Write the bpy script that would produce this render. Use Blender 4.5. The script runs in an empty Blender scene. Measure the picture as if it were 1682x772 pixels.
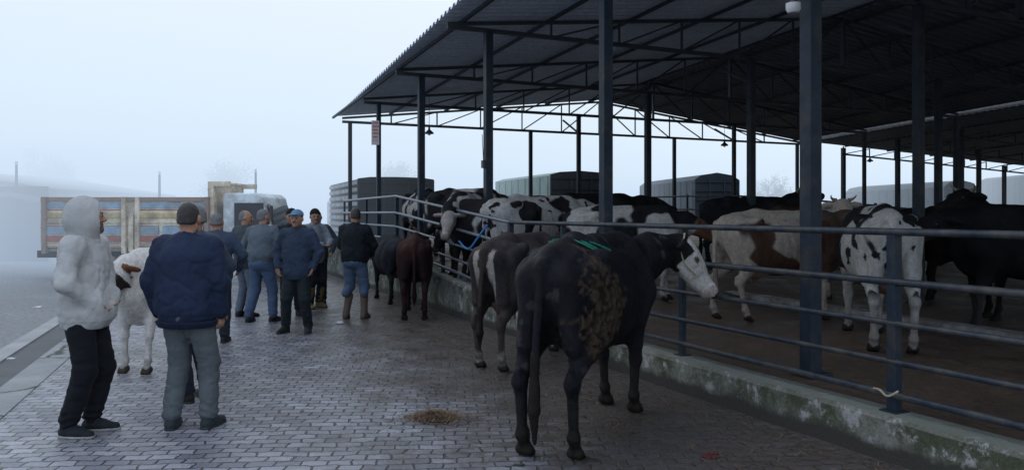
import bpy, bmesh, math, random
import numpy as np
from mathutils import Vector, Matrix
random.seed(7)
R = math.radians
scene = bpy.context.scene
col = scene.collection

# ------------------------------------------------------------------ helpers
def link(o):
    col.objects.link(o); return o

def tag(o, label=None, cat=None, group=None, kind=None):
    if label: o['label'] = label
    if cat: o['category'] = cat
    if group: o['group'] = group
    if kind: o['kind'] = kind
    return o

def empty(name, loc=(0, 0, 0), rz=0.0, label=None, cat=None, group=None):
    o = bpy.data.objects.new(name, None); link(o)
    o.empty_display_size = .2
    o.location = loc; o.rotation_euler = (0, 0, rz)
    return tag(o, label, cat, group)

class MB:
    """collects boxes, bars and tubes into one mesh"""
    def __init__(s):
        s.v = []; s.f = []; s.sm = []
    def add(s, vs, fs, smooth=False):
        n = len(s.v); s.v += [tuple(p) for p in vs]
        s.f += [tuple(i + n for i in f) for f in fs]; s.sm += [smooth] * len(fs)
        return s
    def box(s, c, d, M=None):
        x, y, z = d[0] / 2, d[1] / 2, d[2] / 2
        vs = [Vector((sx * x, sy * y, sz * z)) for sz in (-1, 1) for sy in (-1, 1) for sx in (-1, 1)]
        if M is not None: vs = [M @ p for p in vs]
        vs = [p + Vector(c) for p in vs]
        return s.add(vs, [(0, 2, 3, 1), (4, 5, 7, 6), (0, 1, 5, 4), (2, 6, 7, 3), (0, 4, 6, 2), (1, 3, 7, 5)])
    def bar(s, a, b, w, h=None, up=(0, 0, 1)):
        a = Vector(a); b = Vector(b); h = h or w
        d = (b - a); L = d.length; d.normalize(); up = Vector(up)
        if abs(d.dot(up)) > .98: up = Vector((1, 0, 0))
        sx = d.cross(up).normalized(); sz = sx.cross(d).normalized()
        vs = []
        for p in (a, b):
            for i, j in ((-1, -1), (1, -1), (1, 1), (-1, 1)):
                vs.append(p + sx * (i * w / 2) + sz * (j * h / 2))
        return s.add(vs, [(0, 3, 2, 1), (4, 5, 6, 7), (0, 1, 5, 4), (1, 2, 6, 5), (2, 3, 7, 6), (3, 0, 4, 7)])
    def tube(s, pts, r, n=10, caps=True):
        pts = [Vector(p) for p in pts]
        rs = r if isinstance(r, (list, tuple)) else [r] * len(pts)
        rings = []
        up = Vector((0, 0, 1))
        for i, p in enumerate(pts):
            d = (pts[min(i + 1, len(pts) - 1)] - pts[max(i - 1, 0)]).normalized()
            u = up if abs(d.dot(up)) < .95 else Vector((1, 0, 0))
            a = d.cross(u).normalized(); b = a.cross(d).normalized()
            rings.append([p + (a * math.cos(2 * math.pi * k / n) + b * math.sin(2 * math.pi * k / n)) * rs[i] for k in range(n)])
        vs = [q for rg in rings for q in rg]; fs = []
        for i in range(len(pts) - 1):
            for k in range(n):
                k2 = (k + 1) % n
                fs.append((i * n + k, i * n + k2, (i + 1) * n + k2, (i + 1) * n + k))
        s.add(vs, fs, True)
        if caps:
            s.add(rings[0], [tuple(range(n))[::-1]]); s.add(rings[-1], [tuple(range(n))])
        return s
    def prism(s, poly, y0, y1, M=None):
        """poly in (x,z) extruded along y"""
        n = len(poly)
        vs = [Vector((x, y0, z)) for x, z in poly] + [Vector((x, y1, z)) for x, z in poly]
        if M is not None: vs = [M @ p for p in vs]
        fs = [tuple(range(n)), tuple(range(n, 2 * n))[::-1]]
        for i in range(n):
            j = (i + 1) % n; fs.append((i, i + n, j + n, j))
        return s.add(vs, fs)
    def build(s, name, mat, parent=None, bevel=0.0, world=False):
        me = bpy.data.meshes.new(name)
        off = Vector(parent.location) if (world and parent is not None) else Vector((0, 0, 0))
        me.from_pydata([tuple(Vector(p) - off) for p in s.v], [], s.f)
        me.polygons.foreach_set('use_smooth', s.sm)
        bm = bmesh.new(); bm.from_mesh(me); bmesh.ops.recalc_face_normals(bm, faces=bm.faces)
        bm.to_mesh(me); bm.free()
        me.materials.append(mat)
        o = bpy.data.objects.new(name, me); link(o)
        if parent is not None: o.parent = parent
        if bevel:
            m = o.modifiers.new('bevel', 'BEVEL'); m.width = bevel; m.segments = 2; m.limit_method = 'ANGLE'
        return o

# ------------------------------------------------------------------ materials
def nmat(name):
    m = bpy.data.materials.new(name); m.use_nodes = True
    nt = m.node_tree; b = nt.nodes['Principled BSDF']
    return m, nt, b
def N(nt, typ, **kw):
    n = nt.nodes.new(typ)
    for k, v in kw.items():
        if k in n.inputs.keys(): n.inputs[k].default_value = v
        else: setattr(n, k, v)
    return n
def ramp(nt, fac, stops):
    r = nt.nodes.new('ShaderNodeValToRGB'); e = r.color_ramp.elements
    while len(e) < len(stops): e.new(.5)
    for el, (p, c) in zip(e, stops):
        el.position = p; el.color = (*c, 1) if len(c) == 3 else c
    nt.links.new(fac, r.inputs[0]); return r
def coords(nt, kind='Object', scale=(1, 1, 1), rot=(0, 0, 0)):
    t = nt.nodes.new('ShaderNodeTexCoord'); m = nt.nodes.new('ShaderNodeMapping')
    m.inputs['Scale'].default_value = scale; m.inputs['Rotation'].default_value = rot
    nt.links.new(t.outputs[kind], m.inputs[0]); return m.outputs[0]
def mix(nt, a, b, fac, mode='MIX'):
    m = nt.nodes.new('ShaderNodeMix'); m.data_type = 'RGBA'; m.blend_type = mode
    for sock, val in ((6, a), (7, b), (0, fac)):
        if hasattr(val, 'is_output'): nt.links.new(val, m.inputs[sock])
        elif sock == 0: m.inputs[0].default_value = val
        else: m.inputs[sock].default_value = (*val, 1)
    return m.outputs[2]
def bump(nt, bsdf, h, strength=.3, dist=.01, prev=None):
    b = nt.nodes.new('ShaderNodeBump'); b.inputs['Strength'].default_value = strength; b.inputs['Distance'].default_value = dist
    nt.links.new(h, b.inputs['Height'])
    if prev is not None: nt.links.new(prev, b.inputs['Normal'])
    nt.links.new(b.outputs[0], bsdf.inputs['Normal']); return b.outputs[0]

def simple(name, c, rough=.6, var=.25, scale=6.0, metal=0.0, bumps=.15, dirt=None, dirt_amt=.5, spec=.5):
    m, nt, b = nmat(name)
    co = coords(nt)
    n1 = N(nt, 'ShaderNodeTexNoise', Scale=scale, Detail=6.0, Roughness=.65); nt.links.new(co, n1.inputs['Vector'])
    lo = tuple(x * (1 - var) for x in c); hi = tuple(min(1, x * (1 + var)) for x in c)
    c1 = ramp(nt, n1.outputs[0], [(.3, lo), (.7, hi)]).outputs[0]
    if dirt is not None:
        n2 = N(nt, 'ShaderNodeTexNoise', Scale=scale * .35, Detail=8.0, Roughness=.7); nt.links.new(co, n2.inputs['Vector'])
        f = ramp(nt, n2.outputs[0], [(.5 - dirt_amt * .25, (0, 0, 0)), (.72 - dirt_amt * .15, (1, 1, 1))]).outputs[0]
        c1 = mix(nt, c1, dirt, f)
    nt.links.new(c1, b.inputs['Base Color'])
    b.inputs['Roughness'].default_value = rough; b.inputs['Metallic'].default_value = metal
    b.inputs['Specular IOR Level'].default_value = spec
    if bumps:
        n3 = N(nt, 'ShaderNodeTexNoise', Scale=scale * 8, Detail=4.0); nt.links.new(co, n3.inputs['Vector'])
        bump(nt, b, n3.outputs[0], bumps, .006)
    return m

def cloth(name, c, rough=.85, crease=.42, var=.22):
    m, nt, b = nmat(name)
    co = coords(nt)
    n0 = N(nt, 'ShaderNodeTexNoise', Scale=3.5, Detail=5.0, Roughness=.6); nt.links.new(co, n0.inputs['Vector'])
    c1 = ramp(nt, n0.outputs[0], [(.3, tuple(x * (1 - var) for x in c)), (.7, tuple(x * (1 + var) for x in c))]).outputs[0]
    nt.links.new(c1, b.inputs['Base Color'])
    b.inputs['Roughness'].default_value = rough
    b.inputs['Sheen Weight'].default_value = .03; b.inputs['Specular IOR Level'].default_value = .1
    co2 = coords(nt, scale=(1.6, 1, .8), rot=(.5, .6, 0))
    n1 = N(nt, 'ShaderNodeTexNoise', Scale=9.0, Detail=3.0, Roughness=.5, Distortion=.8); nt.links.new(co2, n1.inputs['Vector'])
    a = N(nt, 'ShaderNodeMath', operation='SUBTRACT'); a.inputs[1].default_value = .5; nt.links.new(n1.outputs[0], a.inputs[0])
    ab = N(nt, 'ShaderNodeMath', operation='ABSOLUTE'); nt.links.new(a.outputs[0], ab.inputs[0])
    pv = bump(nt, b, ab.outputs[0], crease * .6, .04)
    n2 = N(nt, 'ShaderNodeTexNoise', Scale=160.0, Detail=2.0); nt.links.new(co, n2.inputs['Vector'])
    bump(nt, b, n2.outputs[0], .25, .003, pv)
    return m

def vcol(name, rough=.8, fine=90.0, bstr=.5, bdist=.008, var=.35, spec=.3, zs=.55):
    m, nt, b = nmat(name)
    at = N(nt, 'ShaderNodeAttribute', attribute_name='Col')
    co = coords(nt, scale=(1, 1, zs))
    n = N(nt, 'ShaderNodeTexNoise', Scale=fine, Detail=5.0, Roughness=.7); nt.links.new(co, n.inputs['Vector'])
    n2 = N(nt, 'ShaderNodeTexNoise', Scale=fine * .16, Detail=6.0, Roughness=.7); nt.links.new(co, n2.inputs['Vector'])
    g = ramp(nt, n.outputs[0], [(.3, (1 - var,) * 3), (.7, (1 + var * .6,) * 3)]).outputs[0]
    c = mix(nt, at.outputs[0], g, 1.0, 'MULTIPLY')
    g2 = ramp(nt, n2.outputs[0], [(.3, (1 - var * .7,) * 3), (.7, (1 + var * .3,) * 3)]).outputs[0]
    c = mix(nt, c, g2, 1.0, 'MULTIPLY')
    nt.links.new(c, b.inputs['Base Color'])
    b.inputs['Roughness'].default_value = rough; b.inputs['Specular IOR Level'].default_value = spec
    pv = bump(nt, b, n2.outputs[0], bstr * .8, bdist * 2)
    bump(nt, b, n.outputs[0], bstr, bdist, pv)
    return m

# ------------------------------------------------------------------ implicit modelling
_rng = np.random.RandomState(3)
_T = _rng.rand(32, 32, 32)
def vnoise(P, s=1.0, off=0.0):
    Q = np.asarray(P) * s + off + 100.0
    i = np.floor(Q).astype(int); f = Q - i; f = f * f * (3 - 2 * f)
    def g(a, b, c): return _T[(i[..., 0] + a) & 31, (i[..., 1] + b) & 31, (i[..., 2] + c) & 31]
    x, y, z = f[..., 0], f[..., 1], f[..., 2]
    c00 = g(0, 0, 0) * (1 - x) + g(1, 0, 0) * x; c10 = g(0, 1, 0) * (1 - x) + g(1, 1, 0) * x
    c01 = g(0, 0, 1) * (1 - x) + g(1, 0, 1) * x; c11 = g(0, 1, 1) * (1 - x) + g(1, 1, 1) * x
    return (c00 * (1 - y) + c10 * y) * (1 - z) + (c01 * (1 - y) + c11 * y) * z
def fbm(P, s, off=0.0, o=3):
    a = 0; w = 0
    for k in range(o):
        a = a + vnoise(P, s * 2 ** k, off + 7.3 * k) * .5 ** k; w += .5 ** k
    return a / w

class Sdf:
    def __init__(s): s.p = []
    def cap(s, a, b, ra, rb=None, k=.03, t='', fl=None):
        s.p.append(('c', np.array(a, float), np.array(b, float), ra, ra if rb is None else rb, k, t, fl)); return s
    def ell(s, c, r, Rm=None, k=.03, t=''):
        s.p.append(('e', np.array(c, float), np.array(r, float), Rm, None, k, t, None)); return s
    def dist(s, q, P):
        if q[0] == 'c':
            a, b, ra, rb = q[1:5]
            if q[7] is not None:
                n, f = np.array(q[7][0], float), q[7][1]
                n /= np.linalg.norm(n)
                P = P + ((P - a) @ n)[..., None] * n * (f - 1)
            ab = b - a; L = max(ab @ ab, 1e-9)
            h = np.clip(((P - a) @ ab) / L, 0, 1)
            d = np.linalg.norm(P - a - h[..., None] * ab, axis=-1) - (ra + (rb - ra) * h)
            return d / (1.0 if q[7] is None else (1 + q[7][1]) / 2)
        c, r, Rm = q[1:4]
        Q = P - c
        if Rm is not None: Q = Q @ Rm
        k0 = np.linalg.norm(Q / r, axis=-1); k1 = np.linalg.norm(Q / (r * r), axis=-1) + 1e-9
        return k0 * (k0 - 1) / k1
    def bb(s, q):
        pad = q[5] + .03
        if q[0] == 'c':
            rr = max(q[3], q[4]); return np.minimum(q[1], q[2]) - rr - pad, np.maximum(q[1], q[2]) + rr + pad
        r = q[2] if q[3] is None else np.full(3, q[2].max())
        return q[1] - r - pad, q[1] + r + pad
    def mesh(s, res, cuts=(), warp=None):
        bbs = [s.bb(q) for q in s.p]
        lo = np.min([b[0] for b in bbs], 0); hi = np.max([b[1] for b in bbs], 0)
        n = np.ceil((hi - lo) / res).astype(int) + 2
        F = np.full(n, .25, dtype=np.float32)
        ax = [lo[i] + np.arange(n[i]) * res for i in range(3)]
        for q, (bl, bh) in zip(s.p, bbs):
            i0 = np.maximum(((bl - lo) / res).astype(int), 0); i1 = np.minimum(np.ceil((bh - lo) / res).astype(int) + 1, n)
            G = np.stack(np.meshgrid(*[ax[i][i0[i]:i1[i]] for i in range(3)], indexing='ij'), -1)
            d = s.dist(q, G); sl = tuple(slice(i0[i], i1[i]) for i in range(3))
            f = F[sl]; k = q[5]
            h = np.clip(.5 + .5 * (f - d) / k, 0, 1)
            F[sl] = f * (1 - h) + d * h - k * h * (1 - h)
        if warp is not None:
            near = np.argwhere(np.abs(F) < .05)
            P = lo + near * res
            F[near[:, 0], near[:, 1], near[:, 2]] += warp(P)
        for nn, dd in cuts:       # keep nn.p > dd
            G = ax[0][:, None, None] * nn[0] + ax[1][None, :, None] * nn[1] + ax[2][None, None, :] * nn[2]
            F = np.maximum(F, dd - G)
        V, Q = nets(F, lo, res)
        return V, Q
    def tags(s, V):
        best = np.full(len(V), 9.0); out = np.zeros(len(V), int); names = [q[6] for q in s.p]
        for i, q in enumerate(s.p):
            d = s.dist(q, V); m = d < best; best[m] = d[m]; out[m] = i
        return np.array(names)[out]

def nets(F, lo, res):
    S = F < 0
    c = [S[a:S.shape[0] - 1 + a, b:S.shape[1] - 1 + b, d:S.shape[2] - 1 + d] for a in (0, 1) for b in (0, 1) for d in (0, 1)]
    allin = c[0].copy(); anyin = c[0].copy()
    for x in c[1:]: allin &= x; anyin |= x
    act = anyin & ~allin
    I = np.argwhere(act); idx = np.full(act.shape, -1, int); idx[act] = np.arange(len(I))
    acc = np.zeros((len(I), 3)); cnt = np.zeros(len(I))
    for a in range(3):
        b, d = [x for x in range(3) if x != a]
        for ob in (0, 1):
            for od in (0, 1):
                o = np.zeros(3, int); o[b] = ob; o[d] = od; e = o.copy(); e[a] = 1
                p0 = I + o; p1 = I + e
                f0 = F[p0[:, 0], p0[:, 1], p0[:, 2]]; f1 = F[p1[:, 0], p1[:, 1], p1[:, 2]]
                m = (f0 < 0) != (f1 < 0)
                t = np.where(m, f0 / np.where(f0 == f1, 1, f0 - f1), 0)
                pos = o[None, :].astype(float).repeat(len(I), 0); pos[:, a] = t
                acc[m] += pos[m]; cnt[m] += 1
    V = lo + (I + acc / cnt[:, None]) * res
    quads = []
    for a in range(3):
        b, d = [(1, 2), (2, 0), (0, 1)][a]
        sl0 = [slice(None)] * 3; sl1 = [slice(None)] * 3
        sl0[a] = slice(0, -1); sl1[a] = slice(1, None)
        A = S[tuple(sl0)]; B = S[tuple(sl1)]
        E = np.argwhere(A != B)
        ok = (E[:, b] > 0) & (E[:, d] > 0) & (E[:, b] < F.shape[b] - 1) & (E[:, d] < F.shape[d] - 1)
        E = E[ok]
        inside0 = A[E[:, 0], E[:, 1], E[:, 2]]
        def cell(ob, od):
            p = E.copy(); p[:, b] -= ob; p[:, d] -= od
            return idx[p[:, 0], p[:, 1], p[:, 2]]
        q = np.stack([cell(1, 1), cell(0, 1), cell(0, 0), cell(1, 0)], 1)
        q[~inside0] = q[~inside0][:, ::-1]
        quads.append(q)
    return V, np.concatenate(quads)

def sdf_obj(name, sd, res, mat, parent=None, cuts=(), warp=None, colfn=None):
    V, Q = sd.mesh(res, cuts, warp)
    me = bpy.data.meshes.new(name)
    me.vertices.add(len(V)); me.vertices.foreach_set('co', V.ravel())
    me.loops.add(Q.size); me.loops.foreach_set('vertex_index', Q.ravel())
    me.polygons.add(len(Q)); me.polygons.foreach_set('loop_start', np.arange(0, Q.size, 4)); me.polygons.foreach_set('loop_total', np.full(len(Q), 4))
    me.update(calc_edges=True)
    me.polygons.foreach_set('use_smooth', [True] * len(Q))
    if colfn is not None:
        C = colfn(V, sd.tags(V)); C = np.concatenate([C, np.ones((len(V), 1))], 1).astype(np.float32)
        at = me.color_attributes.new('Col', 'FLOAT_COLOR', 'POINT'); at.data.foreach_set('color', C.ravel())
    me.materials.append(mat)
    o = bpy.data.objects.new(name, me); link(o)
    if parent is not None: o.parent = parent
    return o

# ------------------------------------------------------------------ world frame of the shed: t runs along the fence, r into the shed
DX, DY = -.422, .9065
def W(t, r, z=0.0):
    return Vector((2.57 + DX * t + DY * r, 6.86 + DY * t - DX * r, z))
SR = math.atan2(DY, DX)            # heading of +t
def TR(x, y):
    return DX * (x - 2.57) + DY * (y - 6.86), DY * (x - 2.57) - DX * (y - 6.86)
def floor_z(t):
    return float(np.interp(t, [-50, 4.3, 6, 8, 10.6, 60], [.29, .29, .48, .64, .78, .80]))
def beam_z(t): return 4.25 + .05 * (16.95 - t)
def roof_z(t, r): return beam_z(t) + .17 + .113 * (r if r < 8.2 else 16.4 - r)

# ------------------------------------------------------------------ shared materials
M = {}
M['steel'] = simple('painted_steel', (.014, .023, .037), .5, .3, 9, .0, .12, spec=.2, dirt=(.05, .045, .042), dirt_amt=.0)
M['steel_dark'] = simple('dark_truss_steel', (.022, .030, .042), .65, .3, 9, .0, .1)
M['rail'] = simple('worn_pipe', (.018, .026, .040), .42, .35, 14, .0, .15, spec=.3, dirt=(.07, .068, .065), dirt_amt=.3)
M['rail_worn'] = simple('polished_worn_pipe', (.12, .14, .17), .34, .3, 14, .3, .15)
M['white_paint'] = simple('white_paint', (.6, .62, .64), .5, .15, 5, dirt=(.3, .29, .27), dirt_amt=.3)
M['rubber'] = simple('rubber', (.018, .018, .02), .75, .3, 10)
M['glass'] = simple('window_glass', (.04, .05, .06), .08, .1, 3, bumps=0)
M['plastic_dark'] = simple('dark_plastic', (.03, .03, .035), .5)

# ================================================================== SETTING
def make_ground():
    # one sheet to the horizon: old wet asphalt / gravel yard
    m, nt, b = nmat('yard_asphalt')
    co = coords(nt)
    n = N(nt, 'ShaderNodeTexNoise', Scale=.5, Detail=9.0, Roughness=.7); nt.links.new(co, n.inputs['Vector'])
    n2 = N(nt, 'ShaderNodeTexNoise', Scale=14.0, Detail=8.0, Roughness=.75); nt.links.new(co, n2.inputs['Vector'])
    c = ramp(nt, n.outputs[0], [(.3, (.15, .16, .17)), (.5, (.24, .25, .265)), (.75, (.36, .37, .385))]).outputs[0]
    c = mix(nt, c, ramp(nt, n2.outputs[0], [(.35, (.45, .45, .45)), (.65, (1.15, 1.15, 1.15))]).outputs[0], 1, 'MULTIPLY')
    nt.links.new(c, b.inputs['Base Color'])
    nt.links.new(ramp(nt, n.outputs[0], [(.35, (.35,) * 3), (.6, (.75,) * 3)]).outputs[0], b.inputs['Roughness'])
    bump(nt, b, n2.outputs[0], .8, .04)
    mb = MB().add([(-400, -60, 0), (400, -60, 0), (400, 500, 0), (-400, 500, 0)], [(0, 1, 2, 3)])
    tag(mb.build('ground', m), kind='structure')

    # paved street of interlocking blocks
    m, nt, b = nmat('wet_block_paving')
    co = coords(nt, rot=(0, 0, R(-4)))
    nd = N(nt, 'ShaderNodeTexNoise', Scale=1.3, Detail=3.0); nt.links.new(co, nd.inputs['Vector'])
    nd2 = N(nt, 'ShaderNodeTexNoise', Scale=9.0, Detail=2.0); nt.links.new(co, nd2.inputs['Vector'])
    def distort(v, src, amt):
        s = N(nt, 'ShaderNodeVectorMath', operation='SUBTRACT'); s.inputs[1].default_value = (.5, .5, .5); nt.links.new(src, s.inputs[0])
        sc = N(nt, 'ShaderNodeVectorMath', operation='SCALE'); sc.inputs['Scale'].default_value = amt; nt.links.new(s.outputs[0], sc.inputs[0])
        ad = N(nt, 'ShaderNodeVectorMath', operation='ADD'); nt.links.new(v, ad.inputs[0]); nt.links.new(sc.outputs[0], ad.inputs[1]); return ad.outputs[0]
    cd = distort(distort(co, nd.outputs['Color'], .10), nd2.outputs['Color'], .055)
    br = N(nt, 'ShaderNodeTexBrick', Scale=1.0); br.offset = .5
    br.inputs['Brick Width'].default_value = .175; br.inputs['Row Height'].default_value = .108
    br.inputs['Mortar Size'].default_value = .009; br.inputs['Mortar Smooth'].default_value = .55; br.inputs['Bias'].default_value = -.1
    br.inputs['Color1'].default_value = (.19, .20, .235, 1); br.inputs['Color2'].default_value = (.36, .375, .42, 1); br.inputs['Mortar'].default_value = (.045, .043, .042, 1)
    nt.links.new(cd, br.inputs['Vector'])
    n = N(nt, 'ShaderNodeTexNoise', Scale=.55, Detail=8.0, Roughness=.65); nt.links.new(co, n.inputs['Vector'])
    nf = N(nt, 'ShaderNodeTexNoise', Scale=45.0, Detail=6.0, Roughness=.7); nt.links.new(co, nf.inputs['Vector'])
    c = mix(nt, br.outputs[0], ramp(nt, nf.outputs[0], [(.3, (.72,) * 3), (.7, (1.15,) * 3)]).outputs[0], 1, 'MULTIPLY')
    c = mix(nt, c, ramp(nt, n.outputs[0], [(.3, (.62, .58, .55)), (.5, (.98, .95, .93)), (.72, (1.2, 1.2, 1.2))]).outputs[0], 1, 'MULTIPLY')
    ns = N(nt, 'ShaderNodeTexNoise', Scale=.9, Detail=10.0, Roughness=.78, Distortion=.6); nt.links.new(co, ns.inputs['Vector'])
    c = mix(nt, c, (.085, .075, .068), ramp(nt, ns.outputs[0], [(.53, (0, 0, 0)), (.68, (.45, .45, .45))]).outputs[0])
    # muck trodden along the fence side
    sx = N(nt, 'ShaderNodeSeparateXYZ'); g = N(nt, 'ShaderNodeNewGeometry'); nt.links.new(g.outputs['Position'], sx.inputs[0])
    dotv = N(nt, 'ShaderNodeVectorMath', operation='DOT_PRODUCT'); dotv.inputs[1].default_value = (DY, -DX, 0); nt.links.new(g.outputs['Position'], dotv.inputs[0])
    r0 = DY * 2.57 - DX * 6.86
    mr = N(nt, 'ShaderNodeMapRange'); mr.inputs['From Min'].default_value = r0 - 5.2; mr.inputs['From Max'].default_value = r0 - 1.6
    nt.links.new(dotv.outputs['Value'], mr.inputs['Value'])
    nm = N(nt, 'ShaderNodeTexNoise', Scale=1.7, Detail=8.0, Roughness=.72); nt.links.new(co, nm.inputs['Vector'])
    mm = N(nt, 'ShaderNodeMath', operation='MULTIPLY_ADD'); nt.links.new(mr.outputs[0], mm.inputs[0]); mm.inputs[1].default_value = .62; nt.links.new(nm.outputs[0], mm.inputs[2])
    mf = ramp(nt, mm.outputs[0], [(.72, (0, 0, 0)), (1.0, (.88, .88, .88))]).outputs[0]
    c = mix(nt, c, ramp(nt, nf.outputs[0], [(.3, (.035, .028, .024)), (.7, (.105, .086, .07))]).outputs[0], mf)
    nt.links.new(c, b.inputs['Base Color'])
    nr = N(nt, 'ShaderNodeTexNoise', Scale=2.6, Detail=7.0, Roughness=.7); nt.links.new(co, nr.inputs['Vector'])
    nt.links.new(ramp(nt, nr.outputs[0], [(.35, (.20,) * 3), (.62, (.50,) * 3)]).outputs[0], b.inputs['Roughness'])
    b.inputs['Specular IOR Level'].default_value = .55
    inv = N(nt, 'ShaderNodeMath', operation='SUBTRACT'); inv.inputs[0].default_value = 1.0; nt.links.new(br.outputs['Fac'], inv.inputs[1])
    # each block sits at its own small height
    bc = N(nt, 'ShaderNodeRGBToBW'); nt.links.new(br.outputs[0], bc.inputs[0])
    ml = N(nt, 'ShaderNodeMath', operation='MULTIPLY_ADD'); nt.links.new(bc.outputs[0], ml.inputs[0]); ml.inputs[1].default_value = 1.6; nt.links.new(inv.outputs[0], ml.inputs[2])
    pv = bump(nt, b, ml.outputs[0], .75, .012)
    pv = bump(nt, b, nd2.outputs[0], .35, .03, pv)
    bump(nt, b, nf.outputs[0], .45, .008, pv)
    # street polygon: right edge under the kerb, left edge slanting concrete border
    sd_ = Vector(((380 - 841) / F_PX, 1, 0))
    def edge(y0): q = gp(0, y0); return q - sd_ * 6, q + sd_ * 60
    near, far = edge(690)
    A = W(-14, -.66); B = W(60, -.66)
    pts = [(near.x, near.y, .004), (A.x, A.y, .004), (B.x, B.y, .004), (far.x, far.y, .004)]
    tag(MB().add(pts, [(0, 1, 2, 3)]).build('paved_street', m), kind='structure')

    # concrete edging with its long crack, drain strip, second edging
    def conc(name, c0, c1, crack=False):
        m, nt, b = nmat(name); co = coords(nt)
        n = N(nt, 'ShaderNodeTexNoise', Scale=2.0, Detail=10.0, Roughness=.75); nt.links.new(co, n.inputs['Vector'])
        c = ramp(nt, n.outputs[0], [(.3, c0), (.7, c1)]).outputs[0]
        if crack:
            v = N(nt, 'ShaderNodeTexVoronoi', feature='DISTANCE_TO_EDGE', Scale=.8)
            nn = N(nt, 'ShaderNodeTexNoise', Scale=4.0, Detail=5.0); nt.links.new(co, nn.inputs['Vector'])
            mx = N(nt, 'ShaderNodeMix'); mx.data_type = 'VECTOR'; mx.inputs[0].default_value = .18
            nt.links.new(co, mx.inputs[4]); nt.links.new(nn.outputs['Color'], mx.inputs[5]); nt.links.new(mx.outputs[1], v.inputs['Vector'])
            c = mix(nt, (.012, .012, .012), c, ramp(nt, v.outputs[0], [(.006, (0, 0, 0)), (.022, (1, 1, 1))]).outputs[0])
        nt.links.new(c, b.inputs['Base Color']); b.inputs['Roughness'].default_value = .6
        n2 = N(nt, 'ShaderNodeTexNoise', Scale=40.0, Detail=6.0); nt.links.new(co, n2.inputs['Vector'])
        bump(nt, b, n2.outputs[0], .5, .008)
        return m
    def strip(name, ya, yb, mat, z0, h):
        a0, a1 = edge(ya); b0, b1 = edge(yb)
        P = [a0, a1, b1, b0]
        vs = [(p.x, p.y, z0) for p in P] + [(p.x, p.y, z0 + h) for p in P]
        fs = [(4, 5, 6, 7), (0, 1, 5, 4), (1, 2, 6, 5), (2, 3, 7, 6), (3, 0, 4, 7)]
        tag(MB().add(vs, fs).build(name, mat), kind='structure')
    strip('concrete_edging', 638, 690, conc('cracked_concrete', (.17, .18, .19), (.30, .31, .32), True), -.05, .062)
    strip('drain_channel', 597, 638.2, conc('wet_drain', (.035, .04, .048), (.085, .092, .10)), -.05, .056)
    strip('kerb', 577, 597.2, conc('kerb_concrete', (.20, .21, .22), (.34, .35, .36)), -.05, .075)

F_PX = 1290.0
HZ = 350.0
def gp(px, py, z=0.0):
    """point of the plane at height z that the photograph shows at a pixel (used once, to survey the site)"""
    Y = F_PX * (1.68 - z) / (py - HZ); return Vector(((px - 841) / F_PX * Y, Y, z))

make_ground()

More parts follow.
